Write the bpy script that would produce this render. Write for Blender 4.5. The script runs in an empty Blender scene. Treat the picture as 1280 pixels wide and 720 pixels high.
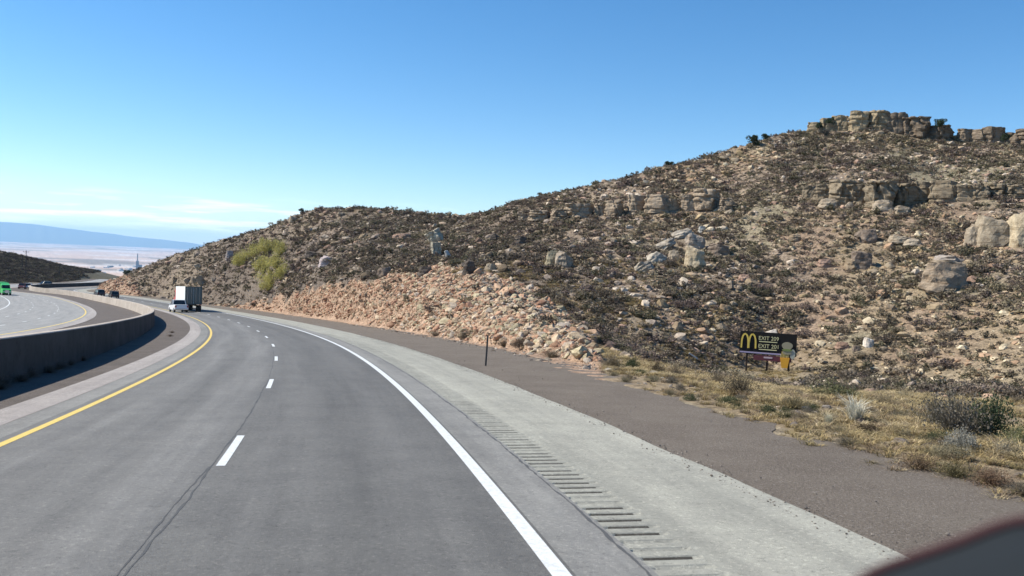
import bpy, bmesh, math, random
import numpy as np
from mathutils import Vector, Matrix
PI = math.pi
R = math.radians
random.seed(7)
rng = np.random.default_rng(11)
SC = bpy.context.scene
COL = SC.collection

# ------------------------------------------------------------------ camera geometry
F = 1123.7                      # focal length in pixels of a 1280 px wide frame
HC = 2.4                        # eye height above the road
def cam_basis(f=F, yH=321.0, tH=.0437):
    d = np.array([-tH, 1, -(yH - 360) / f]); d /= np.linalg.norm(d)
    fw = np.array([0, 0, 1.]) - d * d[2]; fw /= np.linalg.norm(fw)
    rt = np.cross(d, fw)
    return np.array([rt, fw, -d])
CB = cam_basis()
def ray(px, py):
    v = np.array([(px - 640) / F, (py - 360) / F, 1.0])
    return CB @ v
def project(P):
    P = np.asarray(P, float) - np.array([0, 0, HC])
    c = P @ CB
    z = np.where(np.abs(c[..., 2]) < 1e-6, 1e-6, c[..., 2])
    return 640 + F * c[..., 0] / z, 360 + F * c[..., 1] / z, c[..., 2]
def azel(px, py):
    r = ray(px, py); h = math.hypot(r[0], r[1])
    return math.atan2(r[0], r[1]), r[2] / h

cam_d = bpy.data.cameras.new('camera'); cam = bpy.data.objects.new('camera', cam_d); COL.objects.link(cam)
cam_d.sensor_width = 36; cam_d.lens = F / 1280 * 36
cam_d.clip_start = .05; cam_d.clip_end = 250000
m = Matrix(((CB[0][0], -CB[0][1], -CB[0][2]), (CB[1][0], -CB[1][1], -CB[1][2]), (CB[2][0], -CB[2][1], -CB[2][2]))).to_4x4()
m.translation = (0, 0, HC); cam.matrix_world = m
cam_d.dof.use_dof = True; cam_d.dof.focus_distance = 45; cam_d.dof.aperture_fstop = 3.6
SC.camera = cam

# ------------------------------------------------------------------ light
SUN_AZ, SUN_EL = R(-80), R(43)
SUN_STRENGTH, SKY_STRENGTH, EXPOSURE = 4.6, .088, .68
HAZE = 2.7e-5
world = bpy.data.worlds.new('World'); SC.world = world; world.use_nodes = True
nt = world.node_tree; nt.nodes.clear()
wo = nt.nodes.new('ShaderNodeOutputWorld'); bg = nt.nodes.new('ShaderNodeBackground')
sky = nt.nodes.new('ShaderNodeTexSky'); sky.sky_type = 'NISHITA'; sky.sun_disc = False
sky.sun_elevation = SUN_EL; sky.sun_rotation = SUN_AZ % (2 * PI); sky.altitude = 1500
sky.air_density = 1.0; sky.dust_density = .0; sky.ozone_density = 2.2
bg.inputs['Strength'].default_value = SKY_STRENGTH
# thin streaks of cloud low over the horizon, part of the sky itself
tc = nt.nodes.new('ShaderNodeTexCoord'); mp = nt.nodes.new('ShaderNodeMapping')
mp.inputs['Scale'].default_value = (7, 7, 90)
nz = nt.nodes.new('ShaderNodeTexNoise'); nz.inputs['Scale'].default_value = 1.6; nz.inputs['Detail'].default_value = 5
cr = nt.nodes.new('ShaderNodeValToRGB'); cr.color_ramp.elements[0].position = .50; cr.color_ramp.elements[1].position = .66
sx = nt.nodes.new('ShaderNodeSeparateXYZ'); el = nt.nodes.new('ShaderNodeValToRGB')
el.color_ramp.elements[0].position = .0; el.color_ramp.elements[0].color = (0, 0, 0, 1)
e = el.color_ramp.elements[1]; e.position = .018; e.color = (1, 1, 1, 1)
e = el.color_ramp.elements.new(.034); e.color = (.9, .9, .9, 1)
e = el.color_ramp.elements.new(.055); e.color = (0, 0, 0, 1)
mu = nt.nodes.new('ShaderNodeMath'); mu.operation = 'MULTIPLY'
mu2 = nt.nodes.new('ShaderNodeMath'); mu2.operation = 'MULTIPLY'; mu2.inputs[1].default_value = .6
mx = nt.nodes.new('ShaderNodeMix'); mx.data_type = 'RGBA'
mx.inputs[7].default_value = (15, 15.5, 16, 1)
L = nt.links.new
L(tc.outputs['Generated'], mp.inputs['Vector']); L(mp.outputs['Vector'], nz.inputs['Vector'])
L(nz.outputs['Fac'], cr.inputs['Fac']); L(tc.outputs['Generated'], sx.inputs[0]); L(sx.outputs['Z'], el.inputs['Fac'])
L(cr.outputs['Color'], mu.inputs[0]); L(el.outputs['Color'], mu.inputs[1]); L(mu.outputs[0], mu2.inputs[0])
hs = nt.nodes.new('ShaderNodeHueSaturation'); hs.inputs['Saturation'].default_value = 1.3; hs.inputs['Hue'].default_value = .499; hs.inputs['Value'].default_value = 1.14
L(sky.outputs['Color'], hs.inputs['Color'])
L(mu2.outputs[0], mx.inputs[0]); L(hs.outputs['Color'], mx.inputs[6]); L(mx.outputs[2], bg.inputs['Color'])
L(bg.outputs[0], wo.inputs['Surface'])
sd = bpy.data.lights.new('sun', 'SUN'); so = bpy.data.objects.new('sun', sd); COL.objects.link(so)
sd.energy = SUN_STRENGTH; sd.angle = R(.53); sd.color = (1, .94, .83)
SV = Vector((math.sin(SUN_AZ) * math.cos(SUN_EL), math.cos(SUN_AZ) * math.cos(SUN_EL), math.sin(SUN_EL)))
so.rotation_euler = SV.to_track_quat('Z', 'Y').to_euler(); so.location = (0, 0, 60)
vs = SC.view_settings; vs.view_transform = 'Standard'; vs.look = 'None'; vs.exposure = EXPOSURE; vs.gamma = 1; vs.use_curve_mapping = False
SC.render.engine = 'CYCLES'
cy = SC.cycles; cy.use_denoising = True; cy.use_adaptive_sampling = True; cy.adaptive_threshold = .012
cy.max_bounces = 5; cy.diffuse_bounces = 2; cy.glossy_bounces = 2; cy.transmission_bounces = 4; cy.volume_bounces = 1; cy.transparent_max_bounces = 8

# ------------------------------------------------------------------ helpers
def tag(o, label=None, cat=None, group=None, kind=None):
    if label: o['label'] = label
    if cat: o['category'] = cat
    if group: o['group'] = group
    if kind: o['kind'] = kind
    return o
def empty(name, loc=(0, 0, 0), rot=(0, 0, 0)):
    o = bpy.data.objects.new(name, None); COL.objects.link(o); o.location = loc; o.rotation_euler = rot
    o.empty_display_size = .3
    return o
def link(name, me, parent=None, mat=None):
    o = bpy.data.objects.new(name, me); COL.objects.link(o)
    if mat is not None and not me.materials: me.materials.append(mat)
    if parent is not None: o.parent = parent
    return o
def np_mesh(name, V, Fc, mat=None, smooth=False, col=None, uv=None):
    """V (n,3); Fc (m,k) with one k, or a list of such arrays"""
    me = bpy.data.meshes.new(name)
    V = np.asarray(V, np.float32)
    if isinstance(Fc, np.ndarray): Fc = [Fc]
    loops = np.concatenate([f.ravel() for f in Fc]).astype(np.int32)
    cnt = np.concatenate([np.full(len(f), f.shape[1], np.int32) for f in Fc])
    st = np.concatenate([[0], np.cumsum(cnt)[:-1]]).astype(np.int32)
    me.vertices.add(len(V)); me.vertices.foreach_set('co', V.ravel())
    me.loops.add(len(loops)); me.loops.foreach_set('vertex_index', loops)
    me.polygons.add(len(cnt)); me.polygons.foreach_set('loop_start', st)
    try: me.polygons.foreach_set('loop_total', cnt)
    except Exception: pass
    me.polygons.foreach_set('use_smooth', np.full(len(cnt), smooth))
    if col is not None:
        a = me.color_attributes.new('Col', 'FLOAT_COLOR', 'POINT')
        c = np.ones((len(V), 4), np.float32); c[:, :3] = col; a.data.foreach_set('color', c.ravel())
    if uv is not None:
        u = me.uv_layers.new(name='UVMap'); u.data.foreach_set('uv', np.asarray(uv, np.float32)[loops].ravel())
    me.update(calc_edges=True)
    if mat is not None: me.materials.append(mat)
    return me
def mat(name, col=(.5, .5, .5), rough=.8, spec=.3, metal=0, build=None):
    M = bpy.data.materials.new(name); M.use_nodes = True; n = M.node_tree
    b = n.nodes['Principled BSDF']; b.inputs['Base Color'].default_value = (*col, 1)
    b.inputs['Roughness'].default_value = rough; b.inputs['Metallic'].default_value = metal
    b.inputs['Specular IOR Level'].default_value = spec
    if build: build(n, b)
    return M
def N(n, t, **kw):
    x = n.nodes.new(t)
    for k, v in kw.items():
        if k in x.inputs: x.inputs[k].default_value = v
        else: setattr(x, k, v)
    return x
def mixc(n, a, b, fac=None, blend='MIX', f=.5):
    x = n.nodes.new('ShaderNodeMix'); x.data_type = 'RGBA'; x.blend_type = blend
    x.inputs[0].default_value = f
    for i, v in ((6, a), (7, b)):
        if hasattr(v, 'links') or hasattr(v, 'is_output'): n.links.new(v, x.inputs[i])
        else: x.inputs[i].default_value = (*v, 1)
    if fac is not None: n.links.new(fac, x.inputs[0])
    return x.outputs[2]
def noise(n, vec, scale, detail=4, rough=.55, lo=.35, hi=.65):
    z = N(n, 'ShaderNodeTexNoise', Scale=scale, Detail=detail, Roughness=rough)
    if vec is not None: n.links.new(vec, z.inputs['Vector'])
    m_ = n.nodes.new('ShaderNodeMapRange'); m_.inputs[1].default_value = lo; m_.inputs[2].default_value = hi
    n.links.new(z.outputs['Fac'], m_.inputs[0])
    return m_.outputs[0]
def bump(n, b, h, dist=.02, strength=.6):
    x = N(n, 'ShaderNodeBump', Distance=dist, Strength=strength); n.links.new(h, x.inputs['Height']); n.links.new(x.outputs[0], b.inputs['Normal'])

class MB:
    def __init__(s): s.v = []; s.f = []
    def add(s, V, Fa):
        o = len(s.v); s.v += [tuple(p) for p in V]; s.f += [tuple(i + o for i in f) for f in Fa]; return s
    def box(s, c, d, rz=0):
        x, y, z = [k / 2 for k in d]; cs, sn = math.cos(rz), math.sin(rz)
        V = [(c[0] + a * x * cs - b * y * sn, c[1] + a * x * sn + b * y * cs, c[2] + e * z) for a in (-1, 1) for b in (-1, 1) for e in (-1, 1)]
        return s.add(V, [(0, 1, 3, 2), (4, 6, 7, 5), (0, 4, 5, 1), (2, 3, 7, 6), (0, 2, 6, 4), (1, 5, 7, 3)])
    def prism(s, prof, x0, x1, x0b=None, x1b=None):
        """profile in (y,z), extruded in x"""
        n = len(prof); V = [(x0, y, z) for y, z in prof] + [(x1, y, z) for y, z in prof]
        return s.add(V, [tuple(range(n))[::-1], tuple(range(n, 2 * n))] + [(i, (i + 1) % n, n + (i + 1) % n, n + i) for i in range(n)])
    def prismy(s, prof, y0, y1):
        """profile in (x,z), extruded in y"""
        n = len(prof); V = [(x, y0, z) for x, z in prof] + [(x, y1, z) for x, z in prof]
        return s.add(V, [tuple(range(n)), tuple(range(n, 2 * n))[::-1]] + [(i, n + i, n + (i + 1) % n, (i + 1) % n) for i in range(n)])
    def tube(s, a, b, r, n=8, r2=None):
        a, b = Vector(a), Vector(b); d = (b - a).normalized(); q = d.to_track_quat('Z', 'Y'); r2 = r if r2 is None else r2
        V = []
        for p, rr in ((a, r), (b, r2)):
            for i in range(n):
                t = 2 * PI * i / n; V.append(p + q @ Vector((rr * math.cos(t), rr * math.sin(t), 0)))
        return s.add(V, [(i, (i + 1) % n, n + (i + 1) % n, n + i) for i in range(n)] + [tuple(range(n))[::-1], tuple(range(n, 2 * n))])
    def build(s, name, mat_, parent=None, bevel=0, smooth=False):
        me = bpy.data.meshes.new(name); me.from_pydata(s.v, [], s.f)
        bm = bmesh.new(); bm.from_mesh(me)
        if bevel:
            es = [e for e in bm.edges if len(e.link_faces) == 2 and e.calc_face_angle(0) > .5]
            bmesh.ops.bevel(bm, geom=es, offset=bevel, segments=2, affect='EDGES', clamp_overlap=True)
        bmesh.ops.recalc_face_normals(bm, faces=bm.faces)
        bm.to_mesh(me); bm.free()
        if smooth:
            for p in me.polygons: p.use_smooth = True
        return link(name, me, parent, mat_)
def copy_tree(o, parent=None):
    c = o.copy(); COL.objects.link(c); c.parent = parent
    for ch in o.children: copy_tree(ch, c)
    return c

# value noise on the plane / in space
def _hash(ix, iy, iz, seed):
    h = (ix * 374761393 + iy * 668265263 + iz * 2147483647 % 1274126177 + iz * 1274126177 + seed * 974634777) & 0xffffffff
    h = ((h ^ (h >> 13)) * 1274126177) & 0xffffffff
    return ((h ^ (h >> 16)) & 0xffff) / 65535.0
def vnoise(x, y, z=None, seed=0):
    x = np.asarray(x, float); y = np.asarray(y, float); z = np.zeros_like(x) if z is None else np.asarray(z, float)
    ix, iy, iz = np.floor(x).astype(np.int64), np.floor(y).astype(np.int64), np.floor(z).astype(np.int64)
    fx, fy, fz = x - ix, y - iy, z - iz
    fx, fy, fz = [t * t * (3 - 2 * t) for t in (fx, fy, fz)]
    def g(a, b, c): return _hash(ix + a, iy + b, iz + c, seed)
    def pl(c):
        return (g(0, 0, c) * (1 - fx) + g(1, 0, c) * fx) * (1 - fy) + (g(0, 1, c) * (1 - fx) + g(1, 1, c) * fx) * fy
    return (pl(0) * (1 - fz) + pl(1) * fz) * 2 - 1
def fbm(x, y, z=None, o=4, seed=0):
    a, s, t = 1., 0, 0
    for i in range(o):
        s = s + a * vnoise(x * 2**i, y * 2**i, None if z is None else z * 2**i, seed + i * 17); t += a; a *= .5
    return s / t
def ss(t): t = np.clip(t, 0, 1); return t * t * (3 - 2 * t)

# ------------------------------------------------------------------ road surface and centre line
def S(x, y):
    D = np.hypot(x, y)
    return .02174 * x - .05647 * np.clip(y, -200, None) + .722e-4 * np.maximum(0, np.minimum(D, 375) - 60)**2 + .034 * np.maximum(0, np.minimum(D, 800) - 375)
DS = 1.0
_s = np.arange(-70, 640, DS)
_k = .00251 - .794e-5 * _s
_k = np.where(_s < -10, .0026, _k)
_k = np.where(_s > 170, .00251 - .794e-5 * 170, _k)
_k = _k * (1 - ss((_s - 281) / 30)) + .00507 * ss((_s - 230) / 30) * (1 - ss((_s - 281) / 30))
_k = _k - .0145 * ss((_s - 269) / 25) * (1 - ss((_s - 328.5) / 30)) + .0034 * ss((_s - 328.5) / 30) * (1 - ss((_s - 420) / 60))
_th = .18079 + np.concatenate([[0], np.cumsum((_k[1:] + _k[:-1]) / 2 * DS)]); _i0 = int(np.argmin(abs(_s)))
_th = _th - _th[_i0] + .18079
_px = np.cumsum(-np.sin(_th) * DS); _py = np.cumsum(np.cos(_th) * DS)
_px = _px - _px[_i0] - 3.176; _py = _py - _py[_i0] + 8.0
def path(s):
    return np.interp(s, _s, _px), np.interp(s, _s, _py), np.interp(s, _s, _th)
def at_road(s, o, dz=0):
    x, y, th = path(s); X = x + o * np.cos(th); Y = y + o * np.sin(th)
    return X, Y, S(X, Y) + dz
def road_so(x, y):
    """arc length and signed offset (right positive) of points"""
    x = np.asarray(x, float).ravel(); y = np.asarray(y, float).ravel()
    so = np.zeros(len(x)); oo = np.zeros(len(x))
    px, py, st = _px[::4], _py[::4], _s[::4]
    for a in range(0, len(x), 20000):
        d = (x[a:a + 20000, None] - px)**2 + (y[a:a + 20000, None] - py)**2
        i = d.argmin(1); th = _th[::4][i]
        dx = x[a:a + 20000] - px[i]; dy = y[a:a + 20000] - py[i]
        so[a:a + 20000] = st[i] + dx * -np.sin(th) + dy * np.cos(th)
    X, Y, T = path(so)
    oo = (x - X) * np.cos(T) + (y - Y) * np.sin(T)
    return so, oo

def off_adj(x, y):
    s1, o1 = road_so(x, y); return o1 + np.interp(s1, [150, 205], [0, 3.2]) * (o1 > 0)
# ------------------------------------------------------------------ terrain
def level(pts):
    a = []
    for px, py, r in pts:
        az, e_ = azel(px, py); a.append((az, e_, r))
    a.sort(); a = np.array(a)
    def f(phi):
        r = np.interp(phi, a[:, 0], a[:, 2]); return r, HC + r * np.interp(phi, a[:, 0], a[:, 1])
    return f
LV_C = level([(60, 371, 280), (108, 368, 272), (122, 360, 270), (140, 354, 268), (160, 357, 262), (180, 372, 240), (200, 376, 225), (240, 381, 185), (300, 384, 145), (330, 378, 132), (400, 360, 120), (450, 352, 110), (530, 341, 98), (600, 346, 88),
              (680, 376, 76), (740, 412, 67), (800, 438, 64), (860, 455, 66), (960, 466, 74), (1100, 474, 70), (1280, 492, 62), (1400, 500, 60)])
LV_R = level([(60, 372, 300), (100, 369, 290), (115, 362, 288), (134, 353.5, 285), (162, 343, 282), (179, 335, 280), (198, 328, 276), (221, 319, 270), (240, 313, 262), (252, 308.5, 256), (280, 300, 246),
              (320, 288, 228), (345, 280, 220), (375, 268, 212), (400, 261.5, 205), (430, 260, 200), (480, 263, 195), (530, 268, 180), (580, 271.5, 160), (610, 266, 150), (640, 256, 143), (700, 242, 138),
              (760, 228, 136), (830, 208, 138), (880, 196, 140), (935, 182, 143), (960, 173, 145), (1000, 166, 148), (1040, 163, 150), (1090, 160, 150), (1130, 165, 150), (1170, 172, 151), (1280, 178, 152), (1400, 182, 154)])
LV_M = level([(60, 371.5, 290), (134, 353, 275), (162, 347, 271), (198, 343, 258), (240, 338, 236), (300, 330, 198), (345, 318, 178), (400, 306, 160), (480, 298, 147), (580, 303, 124),
              (640, 302, 113), (700, 302, 107), (760, 312, 103), (830, 316, 102), (880, 314, 102), (960, 308, 102), (1040, 300, 101), (1130, 300, 100), (1280, 300, 98), (1400, 300, 98)])
LV_LB = level([(-300, 352, 470), (0, 355, 470), (60, 352, 485), (150, 350, 500), (400, 345, 500), (1400, 380, 500)])
LV_LR = level([(-300, 290, 640), (-60, 303, 640), (0, 312, 640), (20, 317, 640), (45, 324, 640), (70, 329, 650), (100, 334.5, 660), (130, 340, 670), (165, 349, 680), (400, 372, 700), (1400, 420, 700)])

AZ = np.concatenate([np.arange(-100, -40, 2.), np.arange(-40, -32, .4), np.arange(-32, 32, .1), np.arange(32, 40, .4), np.arange(40, 101, 2.)]) * PI / 180
RR = np.concatenate([np.linspace(.4, 5, 6)[:-1], 5 * np.exp(np.arange(0, math.log(40 / 5), .009)), np.arange(40, 165, .42), np.arange(165, 350, .9), np.arange(350, 700, 5.), 700 * np.exp(np.arange(0, math.log(60000 / 700), .06)), [60000.]])
PH, RD = np.meshgrid(AZ, RR, indexing='ij')
TX, TY = RD * np.sin(PH), RD * np.cos(PH)
SS = S(TX, TY)
near = RD < 560
OFF = np.full(TX.shape, 400.); SL = np.zeros(TX.shape)
s_, o_ = road_so(TX[near], TY[near]); OFF[near] = o_; SL[near] = s_
OFFA = OFF + np.interp(SL, [150, 205], [0, 3.2]) * (OFF > 0)
HZ = np.zeros_like(TX); RT = np.zeros(len(AZ)); RRG = np.zeros(len(AZ))
for i, ph in enumerate(AZ):
    rc, zc = LV_C(ph); rm, zm = LV_M(ph); rr_, zr = LV_R(ph); rb, zb = LV_LB(ph); rl, zl = LV_LR(ph)
    # where the ray leaves the road corridor to the right
    ok = np.where((OFFA[i] > 13) & (RR < 330) & (RR > 3))[0]
    if ph < R(-26) or len(ok) == 0: ra = max(rc - 6, 3)
    else:
        ra = RR[ok[0]]
        if ra + 7 > rc:
            ec, em, er = (zc - HC) / rc, (zm - HC) / rm, (zr - HC) / rr_
            rc = ra + 7; rr_ = max(rr_, ra + np.interp(ph, [R(-24.5), R(-20)], [38, 62])); rm = max(rc + 4, min(rm, rr_ - 4), rc + .45 * (rr_ - rc))
            zc, zm, zr = HC + ec * rc, HC + em * rm, HC + er * rr_
    RT[i] = ra; RRG[i] = rr_
    za = S(ra * math.sin(ph), ra * math.cos(ph))
    if ph < R(-26.5) or ph > R(45):
        P = [(0, None)] if False else [(ra, za)]
    P = [(ra, za), (rc, zc), (rm, zm), (rr_, zr), (rr_ + 8, zr - .3), (rr_ + 60, zr - 9)]
    if rr_ + 60 < 400: P.append((430, min(zb, zr - 14) if ph > R(-24) else S(430 * math.sin(ph), 430 * math.cos(ph))))
    P += [(rb, zb), (rl, zl), (rl + 60, zl - 5), (1250, -110), (3200, -300), (70000, -300)]
    P = np.array(P)
    z = np.interp(RR, P[:, 0], P[:, 1])
    z = np.where(RR < ra, SS[i], z)
    if ph < R(-26.5):
        z = np.where(RR < 430, SS[i], z)
    HZ[i] = z
# soften the profile along r (kills the kinks of the control levels) without moving the ridge much
for _ in range(6):
    Z2 = HZ.copy(); Z2[:, 1:-1] = (HZ[:, :-2] + 2 * HZ[:, 1:-1] + HZ[:, 2:]) / 4; HZ = np.where((RD > 20) & (RD < 1200), Z2, HZ)
hillw = ss((OFFA - 14) / 5) * (RD < 420) * (RD > RT[:, None])
nz_ = fbm(TX / 14, TY / 14, o=3, seed=3) * .75 + fbm(TX / 3.2, TY / 3.2, o=3, seed=5) * .28
gul = np.abs(fbm(TX / 22, TY / 22, o=2, seed=8)) * .9
amp = np.clip((RD - RT[:, None]) / 25, .12, 1)
HZ = HZ + hillw * amp * (nz_ - gul + .3) + np.where((RD > 430) & (RD < 1500), fbm(TX / 60, TY / 60, o=4, seed=9) * 3.2 * ss((RD - 470) / 60), 0)
w = np.where(OFF > 0, ss((OFFA - 12.4) / 3.2), ss((-33 - OFF) / 8)); w = np.where(near, w, 1)
HZ = (SS - .06) * (1 - w) + HZ * w
# shoulder verge: little humps beyond the gravel
HZ += np.where((OFF > 10.5) & (OFF < 12.4) & (RD < 40), .035 * ss((OFF - 10.5) / .8) + .03 * fbm(TX / .8, TY / .8, o=2, seed=22), 0)
HZ += np.where((OFF > 12) & (OFF < 40) & (RD < 90), fbm(TX / 1.1, TY / 1.1, o=3, seed=21) * .07 * ss((OFF - 12) / 2), 0)
def ground(x, y):
    x = np.asarray(x, float); y = np.asarray(y, float)
    r = np.hypot(x, y); p = np.arctan2(x, y)
    i = np.clip(np.searchsorted(AZ, p) - 1, 0, len(AZ) - 2); j = np.clip(np.searchsorted(RR, r) - 1, 0, len(RR) - 2)
    a = np.clip((p - AZ[i]) / (AZ[i + 1] - AZ[i]), 0, 1); b = np.clip((r - RR[j]) / (RR[j + 1] - RR[j]), 0, 1)
    return (HZ[i, j] * (1 - b) + HZ[i, j + 1] * b) * (1 - a) + (HZ[i + 1, j] * (1 - b) + HZ[i + 1, j + 1] * b) * a
def hit(px, py, lift=0, rmax=700, rmin=4):
    """where the sight line through a photo point meets the ground; if it passes over, the nearest crest"""
    d = ray(px, py); d = d / math.hypot(d[0], d[1])
    ts = np.arange(rmin, rmax, .25); g = HC + d[2] * ts - ground(d[0] * ts, d[1] * ts) - lift
    k = np.where(g < 0)[0]
    t = ts[k[0]] if len(k) else ts[np.argmin(np.where(ts < 330, g / ts, 9))]
    x, y = d[0] * t, d[1] * t
    return float(x), float(y), float(ground(x, y))

# zones by place on the hill (photo row and column of each ground vertex are only a way to write down where it is)
V = np.stack([TX, TY, HZ], -1).reshape(-1, 3)
pu, pv, pd = project(V)
def poly_y(pts):
    a = np.array(pts, float); return lambda x: np.interp(x, a[:, 0], a[:, 1])
rub_top = poly_y([(100, 372), (118, 362), (140, 350), (160, 344), (172, 362), (185, 385), (300, 385), (325, 377), (345, 372), (400, 362), (450, 350), (500, 341), (540, 337), (600, 344), (650, 357), (690, 385), (730, 418), (748, 436), (760, 500)])
def zones(x, y, z):
    """dictionary of 0..1 masks for ground points"""
    u, v, d = project(np.stack([x, y, z], -1)); r = np.hypot(x, y)
    n1 = fbm(x / 9, y / 9, o=3, seed=31); n2 = fbm(x / 3.5, y / 3.5, o=3, seed=37)
    so, of = (np.zeros_like(x), np.full_like(x, 99.))
    rub = ((v > rub_top(u) + n2 * 16 + 14 * ss((u - 560) / 100) * fbm(x / 1.6, y / 1.6, o=2, seed=41)) & (r < 370) & (u > 100) & (u < 765)).astype(float)
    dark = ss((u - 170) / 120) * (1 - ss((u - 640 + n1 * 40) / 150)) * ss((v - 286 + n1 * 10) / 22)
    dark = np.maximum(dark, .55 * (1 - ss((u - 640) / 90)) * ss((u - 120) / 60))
    grass = ss((n1 + .12) * 3.2) * (.35 + .65 * ss((u - 830) / 150))
    orange = ss((fbm(x / 11, y / 11, o=2, seed=47) - .02) * 4) * ss((u - 780) / 80)
    base = ss((v - 448) / 14) * ss((u - 740) / 60)
    return rub, dark, grass, orange, base, u, v, n1, n2
rub, dark, grass, orange, base_, u_, v_, n1, n2 = zones(TX, TY, HZ)
HZ += rub * (OFFA > 13.5) * (RD < 370) * (fbm(TX / 1.5, TY / 1.5, o=3, seed=55) * .42 + np.abs(fbm(TX / 4, TY / 4, o=2, seed=56)) * .5)
V = np.stack([TX, TY, HZ], -1).reshape(-1, 3)
def c3(*c): return np.array(c)[None, None, :]
soil = c3(.29, .225, .166) * np.ones(TX.shape + (3,))
def blend(a, c, w_): return a * (1 - w_[..., None]) + c * w_[..., None]
soil = blend(soil, c3(.26, .24, .15), grass * .55)
soil = blend(soil, c3(.33, .225, .15), orange * .42)
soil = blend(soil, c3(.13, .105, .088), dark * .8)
soil = blend(soil, c3(.39, .27, .19), rub)
soil = blend(soil, c3(.30, .25, .17), base_ * .7)
nearverge = ((OFF > 11) & (OFF < 26) & (RD < 80)).astype(float) * .75
soil = blend(soil, c3(.31, .235, .15), nearverge * (1 - rub))
leftw = ((RD > 430) & (RD < 3000) | (RD > 330) & (OFF < -34) & (RD < 3000)).astype(float)
soil = blend(soil, c3(.10, .095, .072) * np.ones_like(soil), leftw * .95)
soil = blend(soil, c3(.17, .14, .11), leftw * ss(fbm(TX / 45, TY / 20, o=3, seed=61) * 3))
farw = ss((RD - 2500) / 1500)
pl = fbm(TX / 2600, TY / 900, o=4, seed=71)
plain = c3(.60, .43, .33) * (1 - ss((pl - .02) * 5)[..., None] * .6) + c3(.02, .03, .02) * ss((pl - .02) * 5)[..., None]
white = ss((fbm(TX / 1500, TY / 500, o=3, seed=75) - .18) * 6)
plain = plain * (1 - white[..., None] * .5) + c3(.7, .68, .66) * white[..., None] * .5
soil = blend(soil, plain, farw)
soil *= (1 + .18 * n2[..., None] + .12 * n1[..., None])
na, nr = len(AZ), len(RR)
idx = np.arange(na * nr).reshape(na, nr)
Q = np.stack([idx[:-1, :-1], idx[:-1, 1:], idx[1:, 1:], idx[1:, :-1]], -1).reshape(-1, 4)[:, ::-1]
def b_ground(n, b):
    at = N(n, 'ShaderNodeAttribute', attribute_name='Col'); tcn = n.nodes.new('ShaderNodeTexCoord'); o = tcn.outputs['Object']
    c = mixc(n, at.outputs['Color'], (.5, .5, .5), noise(n, o, 2.3, 6, .65), 'MULTIPLY')
    c2 = mixc(n, c, (.55, .53, .5), noise(n, o, 11, 4, .7, .42, .68), 'MULTIPLY')
    v = N(n, 'ShaderNodeTexVoronoi', Scale=5.5); n.links.new(o, v.inputs['Vector'])
    br = n.nodes.new('ShaderNodeHueSaturation'); n.links.new(c2, br.inputs['Color'])
    mr = n.nodes.new('ShaderNodeMapRange'); mr.inputs[3].default_value = 1.0; mr.inputs[4].default_value = 1.75
    n.links.new(v.outputs['Color'], mr.inputs[0]); n.links.new(mr.outputs[0], br.inputs['Value'])
    n.links.new(br.outputs[0], b.inputs['Base Color'])
    nb = N(n, 'ShaderNodeTexNoise', Scale=4.0, Detail=7, Roughness=.7); n.links.new(o, nb.inputs['Vector'])
    bump(n, b, nb.outputs['Fac'], .22, .8)
M_ground = mat('dry_ground', rough=.95, spec=.1, build=b_ground)
g = link('ground', np_mesh('ground', V, Q, M_ground, True, soil.reshape(-1, 3))); tag(g, kind='structure')

# distant blue mesa beyond the plain
def far_range():
    pts = [(-260, 268), (-120, 272), (0, 277), (40, 280), (80, 285), (120, 290), (160, 295), (200, 299), (235, 303), (262, 308), (300, 312)]
    V_, F_ = [], []
    xs = np.linspace(-260, 300, 180)
    for k, x in enumerate(xs):
        y = np.interp(x, [p[0] for p in pts], [p[1] for p in pts]) + fbm(np.array([x / 23.]), np.array([.3]), o=3, seed=4)[0] * .8
        az, e_ = azel(x, y)
        for r, f in ((44000, 0), (46500, .35), (48500, .75), (50000, 1), (53000, 1), (57000, 0)):
            zt = max(HC + 50000 * e_, -320)
            z = -320 + (zt + 320) * f * (1 + (0 if f in (0, 1) else .22 * fbm(np.array([x / 9.]), np.array([r / 900.]), o=2, seed=6)[0]))
            V_.append((r * math.sin(az), r * math.cos(az), z))
    for k in range(len(xs) - 1):
        for j in range(5): a = k * 6 + j; F_.append((a, a + 1, a + 7, a + 6))
    return np.array(V_), np.array(F_)[:, ::-1]
fv, ff = far_range()
o = link('mountains', np_mesh('mountains', fv, ff, mat('mesa_scrub', (.10, .11, .10), .95, .05), True)); tag(o, kind='structure')

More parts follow.
